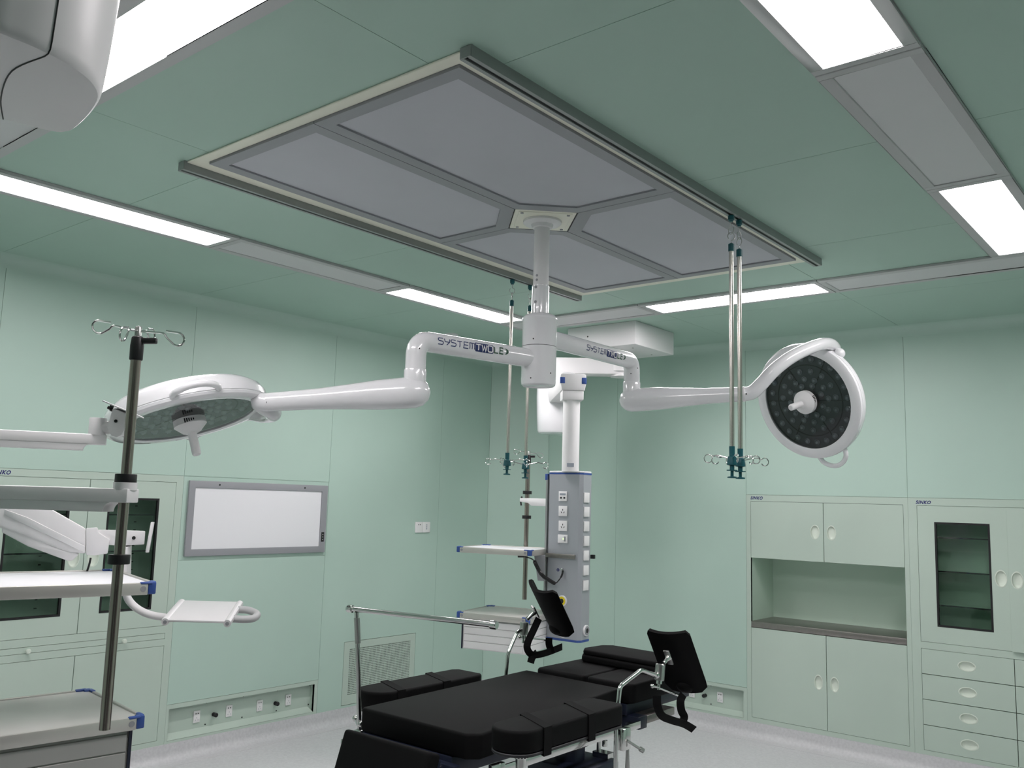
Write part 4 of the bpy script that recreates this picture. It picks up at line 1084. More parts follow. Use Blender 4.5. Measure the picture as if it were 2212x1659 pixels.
# service head: orientation from its lower edge
e0 = PZ(1188, 1381, hz0); e1_ = PZ(1251, 1389.5, hz0); e2_ = PZ(1273, 1379.5, hz0)
fx = (e1_-e0); fx.z = 0; W_ = fx.length; fx.normalize()
W_ = 0.26; D_ = 0.135
n_ = V(fx.y, -fx.x, 0)
hc = V(e1_.x, e1_.y, 0)-fx*W_/2-n_*D_/2
hd_, n_, fx = service_head(fp, hc, fx, hz0, hz1, W_, D_)
def on_face(px, py, o, n):
    d = ray(px, py); t = (o-CAM).dot(n)/d.dot(n); return CAM+d*t
fo = hc+n_*(D_/2); fo.z = 1.3
for (px, py, w_, h_, kd) in ((1217, 1072, 0.062, 0.062, 'data'), (1217, 1104, 0.064, 0.064, 'power'), (1217, 1136, 0.064, 0.064, 'power'), (1216.5, 1164, 0.072, 0.052, 'switch')):
    socket_plate(hd_, on_face(px, py, fo, n_), fx, None, n_, w_, h_, kd)
o = on_face(1215, 1298, fo, n_); gas_outlet(hd_, o, n_, 0.034, 'yellow')
o = on_face(1217, 1367, fo, n_); gas_outlet(hd_, o, n_, 0.030, 'white_plastic')
zr_ = on_face(1214, 1201, fo, n_).z
b = B(); b.obox(hc+n_*(D_/2+0.014)+V(0, 0, zr_)-fx*0.012, fx*0.11, n_*0.004, V(0, 0, 0.0135)); b.build('equipment_rail', 'brushed_steel', hd_, bevel=0.002)
b = B(); b.obox(hc+fx*(W_/2+0.014)-n_*(D_/2-0.01)+V(0, 0, zr_), fx*0.012, n_*0.012, V(0, 0, 0.0125)); b.build('equipment_rail', 'lamp_groove', hd_, bevel=0.002)
so = hc+fx*(W_/2); so.z = 1.3
for (px, py) in ((1266, 1075), (1266, 1105.5), (1265.5, 1137), (1265.5, 1168.5), (1265, 1200), (1264.5, 1232), (1264, 1264.5)):
    socket_plate(hd_, on_face(px, py, so, fx), -n_, None, fx, 0.062, 0.062, 'plain')
gas_outlet(hd_, on_face(1265, 1362, so, fx), fx, 0.034, 'grey_frame')
# earth mark and coiled cable
o = on_face(1205.5, 1231, fo, n_)
b = B(); b.cyl(o, o+n_*0.001, 0.010, seg=20); b.build('earth_mark', 'logo_navy', hd_)
b = B(); b.obox(o+n_*0.0013, fx*0.0012, V(0, 0, 0.005), n_*0.0004); b.build('earth_mark', 'white_plastic', hd_, smooth=False)
o = on_face(1216, 1230, fo, n_)
b = B(); b.lathe([(0.008, 0), (0.008, 0.016), (0.006, 0.018)], o, n_, 16); b.build('cable_jack', 'chrome', hd_)
# mounting strip on the left edge
b = B(); b.obox(hc-fx*(W_/2+0.006)+n_*(D_/2-0.014)+V(0, 0, (hz0+hz1)/2), fx*0.006, n_*0.012, V(0, 0, (hz1-hz0)/2-0.03)); b.build('side_track', 'rail_grey', hd_)
b = B(); b.obox(hc-fx*(W_/2+0.010)+n_*(D_/2-0.014)+V(0, 0, hz1-0.04), fx*0.010, n_*0.013, V(0, 0, 0.02)); b.build('track_cap', 'blue_trim', hd_, bevel=0.003)
# shelves at the left side of the head
sc_z = 1.352
cA = PZ(1146, 1189, sc_z); cL = PZ(988, 1180.5, sc_z)
fdir = (cL-cA); wS = fdir.length; fdir.normalize(); bdir = V(-fdir.y, fdir.x, 0)
if bdir.y < 0: bdir = -bdir
shelf(fp, cA, fdir, bdir, wS, 0.40, sc_z)
zl = 0.955
cB = PZ(1142, 1335.5, zl); cL2 = PZ(988, 1321.5, zl); fd2 = (cL2-cB); wS2 = fd2.length; fd2.normalize(); bd2 = V(-fd2.y, fd2.x, 0)
if bd2.y < 0: bd2 = -bd2
shelf(fp, cB, fd2, bd2, wS2, 0.44, zl, white=False)
drawer_unit(fp, cB, fd2, bd2, wS2, 0.44, zl-0.036-0.185, zl-0.036, 4, inset=0.022, strip=1)
# brackets between shelves and head
for (cc_, fd_, zz) in ((cA, fdir, sc_z),):
    p0 = cc_-fd_*0.02+bdir*0.16
    b = B(); b.prism([(0, 0), (0.075, 0), (0.075, -0.16), (0.03, -0.16)], V(p0.x, p0.y, zz-0.034)+fd_*0.065, -fd_, (0, 0, 1), bdir, 0.01); br = b.build('shelf_bracket', 'grey_frame', fp, bevel=0.001)
# IV pole on its arm
ipp = PD(1137, 1140, 6.02)
zt_ = PV(1141, 992, ipp).z; zb_ = PV(1133, 1295, ipp).z
zarm = PV(1150, 1083, ipp).z
iv_pole(fp, ipp.x, ipp.y, zb_, zt_, 0.0155, 0.5, [(PV(1139, 1064, ipp).z, 'black_plastic'), (PV(1137, 1117, ipp).z, 'black_plastic')], 0.105)
hl_ = hc-fx*(W_/2)-n_*0.06
ae = V(ipp.x, ipp.y, 0); aw = (V(hl_.x, hl_.y, 0)-ae); AL = aw.length; aw.normalize(); ap = V(-aw.y, aw.x, 0)
b = B(); b.prism([(-0.05, 0.02), (AL, 0.02), (AL, -0.03), (0.06, -0.03), (0.03, -0.012), (-0.05, -0.005)], ae-ap*0.022+V(0, 0, zarm), aw, (0, 0, 1), ap, 0.044); b.build('pole_arm', 'white_paint', fp, bevel=0.004)
b = B(); p = ae-aw*0.05+V(0, 0, zarm+0.0); b.tube([p+V(0, 0, 0.03), p-aw*0.012, p+V(0, 0, -0.03)-aw*0.005], 0.006, 10); b.build('clamp_screw', 'black_plastic', fp)
b = B(); q = hl_+V(0, 0, zarm-0.085)+aw*(-0.03); b.lathe([(0.028, -0.07), (0.030, -0.06), (0.031, 0.06), (0.028, 0.07)], q, (0, 0, 1), 28); b.build('arm_joint', 'white_paint', fp)
# coiled cable: from the shelf underside to the jack
k0 = on_face(1216, 1232, fo, n_)+n_*0.02
plug = PZ(1128, 1201, sc_z-0.05)
cc = fp
pA = PD(1141, 1204, plug.dot(plug)**0.5 if False else (plug-CAM).dot(FWD)); dA = (plug-CAM).dot(FWD); dB = (k0-CAM).dot(FWD); dA = min(dA, dB)-0.03; dB = dB-0.01
b = B(); b.obox(PD(1126, 1200.5, dA), RIGHT*0.022, UP*0.010, FWD*0.008); cc = b.build('coiled_cable', 'black_plastic', fp, bevel=0.003)
path1 = smooth_path([PD(1130, 1201, dA), PD(1139, 1204, dA), PD(1148, 1207, dA-0.05), PD(1155, 1212, dA-0.1)], 6)
b = B(); b.tube(path1, 0.004, 8); b.build('lead', 'black_plastic', cc)
core = smooth_path([PD(1155, 1213, dA-0.1), PD(1162, 1228, (dA+dB)/2), PD(1172, 1243, (dA+dB)/2-0.02), PD(1186, 1253, dB-0.02), PD(1198, 1260, dB)], 24)
coil = []; u_ = V(0, 0, 1)
for i, p in enumerate(core):
    t = (core[min(len(core)-1, i+1)]-core[max(0, i-1)]).normalized(); a = t.cross(V(0, 0, 1)).normalized(); c_ = t.cross(a)
    for s_ in range(3):
        ph = (i*3+s_)*2*PI/7
        pp = p if i == len(core)-1 else p.lerp(core[i+1], s_/3)
        coil.append(pp+(a*math.cos(ph)+c_*math.sin(ph))*0.0095)
b = B(); b.tube(coil, 0.0033, 6); b.build('coil', 'black_plastic', cc)
b = B(); b.tube(smooth_path([core[-1], PD(1203, 1258, dB), PD(1211, 1248, dB), PD(1214.5, 1240, dB), PD(1216, 1232, dB)], 6), [0.0035]*13+[0.006]*12, 8); b.build('lead', 'black_plastic', cc)

# ---- near pendant (its column stands just outside the view)
npd = thing('supply_pendant', 'white supply pendant with steel pole and keyboard tray in front of the glazed cabinet', 'supply pendant', (-2.75, 0.62, 0.70))
dn = V(-1.30, 0.435, 0)
zD = 2.203
outl = [(-1.150, 0.385), (-1.152, 0.435), (-1.166, 0.485), (-1.192, 0.525), (-1.232, 0.553), (-1.30, 0.572), (-1.375, 0.584), (-1.402, 0.583), (-1.421, 0.568), (-1.436, 0.50), (-1.443, 0.42), (-1.443, 0.34), (-1.43, 0.30), (-1.39, 0.285), (-1.25, 0.285), (-1.19, 0.295), (-1.163, 0.33)]
ou = smooth_path([V(x, y, 0) for (x, y) in outl+[outl[0]]], 4)[:-1]
b = B(); nO = len(ou)
lv = [(0.90, 0.0), (0.955, 0.0012), (0.985, 0.006), (1.0, 0.016), (1.03, 0.06), (1.09, 0.17), (1.13, 0.30), (1.14, 0.43), (1.08, 0.455), (0.9, 0.46)]
for (sc_, h_) in lv:
    for q in ou: b.v.append(dn+(q-dn)*sc_+V(0, 0, zD+h_))
for i in range(len(lv)-1):
    for k in range(nO):
        k2 = (k+1) % nO; b.f.append((i*nO+k, i*nO+k2, (i+1)*nO+k2, (i+1)*nO+k))
b.f.append(tuple(reversed(range(nO)))); b.f.append(tuple((len(lv)-1)*nO+k for k in range(nO)))
dh = b.build('joint_housing', 'white_paint', npd)
bmx = bmesh.new(); bmx.from_mesh(dh.data); bmesh.ops.recalc_face_normals(bmx, faces=bmx.faces); bmx.to_mesh(dh.data); bmx.free()
colN = V(-2.80, 0.56, 0)
jj = min(range(nO), key=lambda i: (PZ(101, 119, zD)-dn-V(0, 0, zD)-(ou[i]-dn)).length)
kk = min(range(nO), key=lambda i: (PZ(22, 266, zD)-dn-V(0, 0, zD)-(ou[i]-dn)).length)
sj = ou[jj]-dn; sk = ou[kk]-dn
tp = [dn+sj*(sc_+0.003)+V(0, 0, zD+h_-0.0004) for (sc_, h_) in reversed(lv[:8])]
tp = tp + smooth_path([tp[-1], dn+sj*0.55+sk*0.12+V(-0.012, -0.012, zD-0.0006), dn+sj*0.2+sk*0.5+V(-0.008, -0.008, zD-0.0006), dn+sk*0.93+V(0, 0, zD-0.0006)], 6)[1:]
b = B(); b.tube(tp, 0.0010, 6); b.build('seam', 'lamp_groove', dh)
lnp = (colN-dn).normalized()
b = B(); q = V(-lnp.y, lnp.x, 0); b.obox((dn+colN)/2+V(0, 0, 2.47)+lnp*0.06, lnp*((colN-dn).length/2-0.07), q*0.08, V(0, 0, 0.075)); b.build('lower_arm', 'white_paint', npd, bevel=0.012)
b = B(); b.cyl((dn.x, dn.y, 2.655), (dn.x, dn.y, ZC-0.09), 0.075, seg=40); b.build('ceiling_tube', 'white_paint', npd)
b = B(); b.box(dn.x-0.16, dn.x+0.16, dn.y-0.28, dn.y+0.16, ZC-0.10, ZC-0.0003); b.build('ceiling_cover', 'white_paint', npd, bevel=0.006)
b = B(); b.cyl(colN+V(0, 0, 1.84), colN+V(0, 0, 2.42), 0.0545, seg=40); b.build('column_tube', 'white_paint', npd)
hN, nN, fN = service_head(npd, colN, V(0.25, 0.97, 0), 0.72, 1.86, 0.275, 0.25)
# shelves
def near_shelf(cnr, yaw, w, d, z, white):
    ux = V(-math.sin(yaw), -math.cos(yaw), 0); uy = V(-math.cos(yaw), math.sin(yaw), 0)
    shelf(npd, cnr, ux, uy, w, d, z, white=white); return ux, uy
cU = PZ(335, 1258, 1.375); near_shelf(cU, math.radians(14), 0.50, 0.50, 1.375, True)
cLw = PZ(310, 1546, 1.0); uxl, uyl = near_shelf(cLw, math.radians(7), 0.56, 0.455, 1.0, False)
drawer_unit(npd, cLw, uxl, uyl, 0.56, 0.455, 1.0-0.038-0.22, 1.0-0.038, 4, inset=0.018, mt='drawer_white_shaded')
for zz in (1.34, 0.965):
    b = B(); b.obox(colN+V(0.10, 0.30, zz), (0.04, 0, 0), (0, 0.16, 0), (0, 0, 0.010)); b.build('shelf_bracket', 'grey_frame', npd)
# IV pole and its arm
pp = PD(262, 1150, 2.1); pzt = PV(293, 752, pp).z; pzb = PV(224, 1576, pp).z
iv_pole(npd, pp.x, pp.y, pzb, pzt, 0.0123, 0.67, [(PV(269, 1034, pp).z, 'black_plastic'), (PV(254, 1208, pp).z, 'black_plastic')], 0.118)
def profile_arm(tip, tail, ztop, zmid, zbot, name, half, c0, c1):
    """beam with a shallower cable cover below; tip/tail are plan points; c0, c1: cover start and end measured from the tip"""
    d = (tail-tip); d.z = 0; L = d.length; d.normalize(); q = V(-d.y, d.x, 0)
    b = B(); b.obox(V(tip.x, tip.y, (ztop+zmid)/2)+d*(L/2-0.01), d*(L/2+0.012), q*half, V(0, 0, (ztop-zmid)/2)); a = b.build(name, 'white_paint', npd, bevel=0.003)
    R_ = zmid-zbot
    pol = [(c0, zmid)]
    for k in range(7):
        t = PI/2*k/6; pol.append((c0+R_*0.9*math.sin(t), zmid-R_*(1-math.cos(t))))
    pol += [(c1, zbot)]
    for k in range(7):
        t = PI/2*k/6; pol.append((c1+R_*1.1*math.sin(t), zbot+R_*(1-math.cos(t))))
    b = B(); b.prism(pol, V(tip.x, tip.y, 0)-q*half*0.92, d, (0, 0, 1), q, half*1.84); b.build('cable_cover', 'white_paint', a, bevel=0.001)
    return a, d, q
zA = PV(270, 1056, pp).z
tipb = V(pp.x, pp.y, 0); tailb = colN+V(0.10, 0.10, 0)
profile_arm(tipb, tailb, PV(283, 1056, pp).z, PV(278, 1086, pp).z, PV(240, 1106, pp).z, 'pole_arm', 0.026, 0.018, 0.33)
b = B(); b.lathe([(0.027, PV(270, 1058, pp).z-0.001), (0.027, PV(270, 1042, pp).z)], (pp.x, pp.y, 0), seg=28); b.build('pole_socket', 'white_paint', npd)
# monitor arm, upper
D1 = 2.5
ta = PD(212, 945, D1); zta = PD(212, 939, D1).z; zma = PD(215, 961, D1).z; zba = PD(190, 974, D1).z
profile_arm(V(ta.x, ta.y, 0), colN+V(0.05, 0.12, 0), zta, zma, zba, 'monitor_arm', 0.022, 0.02, 0.26)
kz0 = zta; kz1 = PD(212, 903, D1).z; kc = PD(211, 920, D1)
b = B(); b.lathe([(0.0225, kz0-0.002), (0.023, kz1-0.002), (0.022, kz1)], (kc.x, kc.y, 0), seg=28); kn = b.build('arm_knuckle', 'white_paint', npd)
b = B(); b.tube([PD(215, 922, D1), PD(245, 925, D1+0.01)], 0.018, 16); b.build('link', 'white_paint', kn)
poly_px = [(231, 921), (233, 932), (241, 942), (252, 945), (262, 940), (268, 930), (274, 908), (276, 896), (243, 882)]
o_ = PD(250, 915, D1-0.02)
b = B(); b.prism([((x-250)*D1/F_PX, -(y-915)*D1/F_PX) for (x, y) in poly_px], o_, RIGHT, UP, FWD, 0.045); tb_ = b.build('tilt_bracket', 'white_paint', kn, bevel=0.003)
b = B(); b.cyl(PD(250, 909.5, D1-0.021), PD(250, 909.5, D1-0.024), 0.0045, seg=12); b.build('screw', 'lamp_groove', tb_)
e0 = PD(222, 866, D1); e1_ = PD(310, 903, D1); mid = (e0+e1_)/2; dd = (e1_-e0)/2; nn_ = dd.cross(FWD).normalized()
b = B(); b.obox(mid, dd, ray(266, 885).normalized()*0.05, nn_*0.002); b.build('monitor_plate', 'white_paint', kn, bevel=0.0008, segs=1)
for (x, y) in ((233, 880), (238, 884)):
    b = B(); p = PD(x, y, D1-0.01); b.cyl(p, p-nn_*0.0 + (dd.normalized())*0.006, 0.0045, seg=8); b.build('plate_screw', 'black_plastic', kn)
b = B(); p = PD(241, 879, D1-0.01); b.obox(p, dd.normalized()*0.002, FWD*0.01, nn_*0.006); b.build('plate_clip', 'black_plastic', kn)
# monitor spring arm, lower, with keyboard tray
D2 = 3.0
def pl(x, y, dz=0.0): return PD(x, y, D2+dz)
def flat_poly(px_list, th, dz=0.0, cx_=150, cy_=1150):
    o__ = pl(cx_, cy_, dz); b = B(); b.prism([((x-cx_)*(D2+dz)/F_PX, -(y-cy_)*(D2+dz)/F_PX) for (x, y) in px_list], o__, RIGHT, UP, ray(150, 1150).normalized(), th); return b
b = flat_poly([(-120, 1070), (-118, 1098), (150, 1194), (186, 1196), (186, 1142), (112, 1100), (-60, 1050)], 0.07); sa = b.build('spring_arm', 'white_paint', npd, bevel=0.008)
b = flat_poly([(10, 1100), (10, 1112), (183, 1194), (184, 1180), (60, 1118)], 0.004, -0.0042); b.build('arm_stripe', 'white_plastic', sa, bevel=0.001, segs=1)
b = flat_poly([(-100, 1101), (4, 1118), (4, 1150), (60, 1180), (148, 1212), (156, 1211), (168, 1200), (172, 1197), (120, 1182), (4, 1124), (-98, 1092)], 0.06, 0.004); b.build('cable_cover', 'white_paint', sa, bevel=0.004)
b = flat_poly([(185, 1141), (211, 1139), (213, 1150), (237, 1165), (233, 1196), (205, 1200), (186, 1199)], 0.075, -0.003); hbk = b.build('arm_head', 'white_paint', npd, bevel=0.004)
b = flat_poly([(212, 1144), (262, 1145), (314, 1147), (312, 1176), (262, 1179), (212, 1176)], 0.05, 0.008); b.build('cross_bar', 'white_paint', hbk, bevel=0.003)
b = B(); b.cyl(pl(289, 1162, 0.0075), pl(289, 1162, 0.003), 0.006, seg=14); b.build('screw', 'lamp_groove', hbk)
b = B(); e0 = pl(322, 1131, 0.0); e1_ = pl(310, 1197, 0.0); b.obox((e0+e1_)/2+FWD*0.03, (e1_-e0)/2, ray(300, 1165).normalized()*0.05, RIGHT*0.006); b.build('monitor_plate', 'white_paint', hbk, bevel=0.0015, segs=1)
b = B(); b.obox((pl(272, 1180, 0.02)+pl(270, 1250, 0.02))/2, (pl(270, 1250, 0.02)-pl(272, 1180, 0.02))/2, RIGHT*0.0135, FWD*0.018); b.build('hanger_post', 'white_paint', hbk, bevel=0.003)
cur = smooth_path([pl(268, 1240, 0.02), pl(269, 1270, 0.02), pl(278, 1296, 0.02), pl(297, 1315, 0.02), pl(325, 1328, 0.03), pl(360, 1334, 0.05)], 8)
b = B(); b.tube(cur, 0.0125, 16); b.build('curved_tube', 'white_paint', npd)
b = B(); b.tube(smooth_path([pl(196, 1205, 0.03), pl(192, 1222, 0.03), pl(186, 1240, 0.05)], 5), 0.0035, 8); b.build('cable', 'black_plastic', npd)
# tray
zT = PD(425, 1340, D2).z
t0 = PD(349, 1338, 2.95); t1 = PD(499, 1342, 2.95); t3 = PD(386, 1296, 3.17)
axw = (t1-t0); tw = axw.length; axw.normalize(); axd = (t3-t0); td = axd.length; axd.normalize()
ctr = t0+axw*tw/2+axd*td/2
b = B(); b.obox(ctr-V(0, 0, 0.004), axw*tw/2, axd*td/2, axw.cross(axd).normalized()*0.004); tr = b.build('keyboard_tray', 'white_paint', npd, bevel=0.002)
for s_ in (0.012, tw-0.012):
    b = B(); b.tube([t0+axw*s_-V(0, 0, 0.008), t0+axw*s_+axd*td-V(0, 0, 0.008)], 0.0125, 14); sr = b.build('side_rail', 'white_paint', tr)
    b = B(); b.cyl(t0+axw*s_-V(0, 0, 0.008), t0+axw*s_-axd*0.001-V(0, 0, 0.008), 0.006, seg=14); b.build('rail_screw', 'grey_frame', sr)
b = B(); hp = smooth_path([t1+axd*td*0.30-V(0, 0, 0.012)-axw*0.01, t1+axd*td*0.28+axw*0.03-V(0, 0, 0.012), t1+axd*td*0.34+axw*0.062-V(0, 0, 0.012), t1+axd*td*0.55+axw*0.066-V(0, 0, 0.012), t1+axd*td*0.68+axw*0.03-V(0, 0, 0.008), t1+axd*td*0.72-axw*0.01-V(0, 0, 0.010)], 6)
b.tube(hp, 0.0125, 12); b.build('tray_handle', 'lamp_frame', tr)
# ================================================================== OPERATING TABLE
k3 = V(0, 0, 1)
ot = thing('operating_table', 'black padded operating table on a navy column under the surgical light', 'operating table', (-2.16, 2.70, 0.0))
def pad(name, poly, z0, z1, parent, r=0.02, mt='black_vinyl'):
    b = B(); b.prism(poly, (0, 0, z0), (1, 0, 0), (0, 1, 0), (0, 0, 1), z1-z0); return b.build(name, mt, parent, bevel=r, segs=4, angle=60)
c_ = 0.035
tx0, tx1, ty0, ty1, tz = -2.45, -1.888, 2.148, 3.125, 0.93
pad('back_section', [(-2.405, ty0), (tx1-c_, ty0), (tx1, ty0+c_), (-1.966, ty1-0.02), (-2.458, ty1), (-2.415, ty0+0.015)], 0.852, tz, ot, 0.012)
b = B(); b.box(tx0+0.05, tx1-0.09, ty0+0.0, ty1, 0.790, 0.851); fr = b.build('table_frame', 'navy', ot, bevel=0.006)
b = B(); b.box(tx0+0.03, tx1-0.05, ty0-0.03, ty0+0.001, 0.775, 0.835); b.build('hinge_beam', 'navy', fr, bevel=0.004)
for (x, z) in ((-2.30, 0.837), (-2.02, 0.837)):
    b = B(); b.cyl((x, ty0-0.03, z-0.015), (x, ty0-0.045, z-0.015), 0.012, seg=16); b.build('hinge_pin', 'chrome', fr)
# leg sections
for (a, c, y0_) in ((-2.412, -2.166, 3.128), (-2.152, -1.925, 3.128)):
    pad('leg_section', [(a+0.012, y0_+0.001), (c-0.012, y0_+0.001), (c, y0_+0.02), (c, y0_+0.50), (c-0.03, y0_+0.53), (a+0.03, y0_+0.53), (a, y0_+0.50), (a, y0_+0.02)], 0.868, 0.945, ot, 0.016)
    b = B(); b.box(a+0.03, c-0.03, y0_+0.004, y0_+0.52, 0.822, 0.866); b.build('leg_plate', 'navy', ot, bevel=0.004)
b = B(); b.box(-2.13, -1.90, 3.20, 3.42, 0.790, 0.821); mb = b.build('leg_actuator', 'brushed_steel', ot, bevel=0.003)
b = B(); b.box(-2.16, -1.90, 3.14, 3.20, 0.775, 0.823); b.build('actuator_cover', 'navy', mb, bevel=0.004)
# head section folded down
hp_ = [(-2.362, 0.0), (-1.962, 0.0), (-1.962, -0.42), (-2.362, -0.42)]
dn_ = V(0, -0.33, -1).normalized(); nm_ = V(0, -dn_.z, dn_.y); nm_ = V(0, 1, -0.33).normalized()
b = B(); b.prism([(x, -y) for (x, y) in hp_], V(0, 2.088, 0.872), (1, 0, 0), dn_, -nm_, 0.055); b.build('head_section', 'black_vinyl', ot, bevel=0.012, segs=3)
b = B(); b.prism([(x, -y*0.96+0.01) for (x, y) in [(-2.345, 0.0), (-1.98, 0.0), (-1.98, -0.42), (-2.345, -0.42)]], V(0, 2.089, 0.862), (1, 0, 0), dn_, nm_, 0.02); b.build('head_plate', 'navy', ot, bevel=0.003)
for x in (-2.33, -2.0):
    b = B(); b.tube([V(x, 2.095, 0.825), V(x, 2.15, 0.815)], 0.009, 12); b.build('head_strut', 'chrome', ot)
q = PZ(942, 1637, 0.83)
b = B(); b.cyl(q+V(0, 0.02, 0), q+V(0.0, -0.02, 0.004), 0.011, seg=16); b.obox(q+V(0.0, 0.0, -0.02), (0.005, 0, 0), (0, 0.010, 0), (0, 0, 0.02)); b.build('head_latch', 'chrome', ot)
# steel side rails
for x in (tx1+0.012, tx0-0.012):
    b = B(); b.box(x-0.004, x+0.004, ty0-0.035, ty1-0.02, 0.795, 0.822); sr = b.build('side_rail', 'chrome', ot, bevel=0.002)
    for y in (2.2, 2.65, 3.06):
        sg = -1 if x > -2.1 else 1
        b = B(); b.box(min(x, x+sg*0.03), max(x, x+sg*0.03), y-0.012, y+0.012, 0.798, 0.819); b.build('rail_spacer', 'chrome', sr)
# column and base
b = B(); b.lathe([(0.058, 0.30), (0.058, 0.755), (0.07, 0.765), (0.07, 0.79)], (-2.05, 2.885, 0), seg=44); cl = b.build('inner_column', 'navy', ot)
b = B(); b.cyl((-2.0, 2.85, 0.772), (-1.975, 2.83, 0.772), 0.011, seg=16); b.build('column_bolt', 'grey_frame', cl)
b = B(); b.box(-2.17, -1.91, 2.775, 3.015, 0.12, 0.692); oc = b.build('column_cover', 'navy', ot, bevel=0.012)
b = B(); b.box(-2.36, -1.86, 2.40, 3.35, 0.02, 0.13); b.build('base', 'navy', ot, bevel=0.02)
for (x, y) in ((-2.30, 2.47), (-1.92, 2.47), (-2.30, 3.28), (-1.92, 3.28)):
    b = B(); b.cyl((x, y, 0.0005), (x, y, 0.03), 0.03, seg=20); b.build('foot', 'black_plastic', ot)
# steel height pin and bracket behind the column
b = B(); b.cyl((-1.985, 2.985, 0.70), (-1.985, 2.985, 0.79), 0.009, seg=16); b.box(-2.0, -1.93, 2.965, 3.01, 0.6925, 0.712); b.build('guide_pin', 'chrome', ot)
b = B(); p = PX(1306, 1605, -2.0); b.cyl(p+k3*0.05, p, 0.005, seg=12); b.lathe([(0.011, -0.012), (0.012, 0.010)], p, (0, 0, 1), 16); b.build('adjuster', 'chrome', ot)
# black hose loops beneath the near rail
b = B(); b.tube(smooth_path([V(-1.95, 2.62, 0.80), V(-1.94, 2.70, 0.782), V(-1.93, 2.80, 0.778), V(-1.94, 2.92, 0.80)], 6), 0.012, 10); b.build('hose', 'black_plastic', ot)

# folded pad lying across the leg end
fpz = 0.9455
t = thing('folded_pad', 'folded black pad lying across the leg end of the operating table', 'pad', (-2.16, 3.50, fpz))
pp_ = [(-2.36, 3.40), (-1.93, 3.37), (-1.91, 3.41), (-1.91, 3.56), (-1.95, 3.60), (-2.34, 3.62), (-2.38, 3.58), (-2.39, 3.45)]
pad('lower_fold', pp_, fpz+0.0003, fpz+0.030, t, 0.010, 'black_fabric')
pad('upper_fold', [(x*0.985-0.034, y*0.985+0.06) for (x, y) in pp_], fpz+0.0302, fpz+0.052, t, 0.009, 'black_fabric')

# ------------------------------------------------------------------ arm boards
def arm_board(x0, x1, y0, y1, zt, label, side, straps):
    t = thing('arm_board', label, 'arm board', ((x0+x1)/2, (y0+y1)/2, zt-0.12), 'padded arm boards')
    r = (x1-x0)/2; th = 0.066; xm = (x0+x1)/2
    def outl(o):
        pts = []
        for k in range(13):
            a = PI+PI*k/12; pts.append((xm+(r+o)*math.cos(a), y0+r*1.0+(r*1.0+o)*math.sin(a)))
        pts += [(x1+o, y1-0.03), (x1-0.02+o, y1+o), (x0+0.02-o, y1+o), (x0-o, y1-0.03)]
        return pts
    b = B(); b.prism(outl(0), (0, 0, zt-th), (1, 0, 0), (0, 1, 0), (0, 0, 1), th); b.build('pad', 'black_vinyl', t, bevel=0.010, segs=4, angle=60)
    b = B(); b.prism(outl(-0.001), (0, 0, zt-th-0.010), (1, 0, 0), (0, 1, 0), (0, 0, 1), 0.0095); bp = b.build('base_plate', 'dark_plate', t, bevel=0.002, segs=1)
    for (ya, yb) in straps:
        b = B(); w = 0.019; h = 0.0022; e = 0.0015
        sec = [(x0-e-h, zt-th-0.014-h, ya), (x0-e-h, zt+h, ya), (x1+e+h, zt+h, yb), (x1+e+h, zt-th-0.014-h, yb)]
        inn = [(x0-e, zt-th-0.014, ya), (x0-e, zt+e*0.5, ya), (x1+e, zt+e*0.5, yb), (x1+e, zt-th-0.014, yb)]
        o = len(b.v)
        for s_ in (-1, 1):
            for (x, z, y) in sec: b.v.append(V(x, y+s_*w, z))
            for (x, z, y) in inn: b.v.append(V(x, y+s_*w, z))
        for i in range(4):
            j = (i+1) % 4
            b.f += [(o+i, o+j, o+8+j, o+8+i), (o+4+i, o+12+i, o+12+j, o+4+j), (o+i, o+4+i, o+4+j, o+j), (o+8+i, o+8+j, o+12+j, o+12+i)]
        s = b.build('strap', 'black_fabric', t, smooth=False)
        bm = bmesh.new(); bm.from_mesh(s.data); bmesh.ops.recalc_face_normals(bm, faces=bm.faces); bm.to_mesh(s.data); bm.free()
    # pivot and clamp
    px, py = xm, y0+0.10; zb_ = zt-th-0.012
    b = B(); b.lathe([(0.016, zb_-0.050), (0.0165, zb_-0.022), (0.024, zb_-0.020), (0.026, zb_-0.006), (0.034, zb_-0.004), (0.034, zb_-0.0002)], (px, py, 0), seg=28); pv = b.build('pivot', 'chrome', t)
    for k in range(16):
        a = 2*PI*k/16
        b = B(); d = V(math.cos(a), math.sin(a), 0); b.obox(V(px, py, zb_-0.013)+d*0.0255, d*0.0015, V(-d.y, d.x, 0)*0.0028, k3*0.0045); b.build('tooth', 'lamp_groove', pv, smooth=False)
    xr = tx1+0.022 if side > 0 else tx0-0.022
    b = B(); b.obox(V((px+xr)/2, py, zb_-0.012), (abs(px-xr)/2+0.01, 0, 0), (0, 0.014, 0), (0, 0, 0.006)); b.build('bracket_arm', 'chrome', t, bevel=0.002)
    b = B(); b.box(xr-0.009, xr+0.012, py-0.03, py+0.03, 0.788, 0.838); b.build('rail_clamp', 'chrome', t, bevel=0.003)
    return t
arm_board(-1.848, -1.692, 2.135, 2.715, 0.972, 'black padded arm board with two straps on the niche cabinet side of the operating table', 1, [(2.345, 2.262), (2.585, 2.50)])
arm_board(-2.705, -2.535, 2.345, 2.945, 0.925, 'black padded arm board with two straps on the film viewer side of the operating table', -1, [(2.53, 2.46), (2.78, 2.71)])
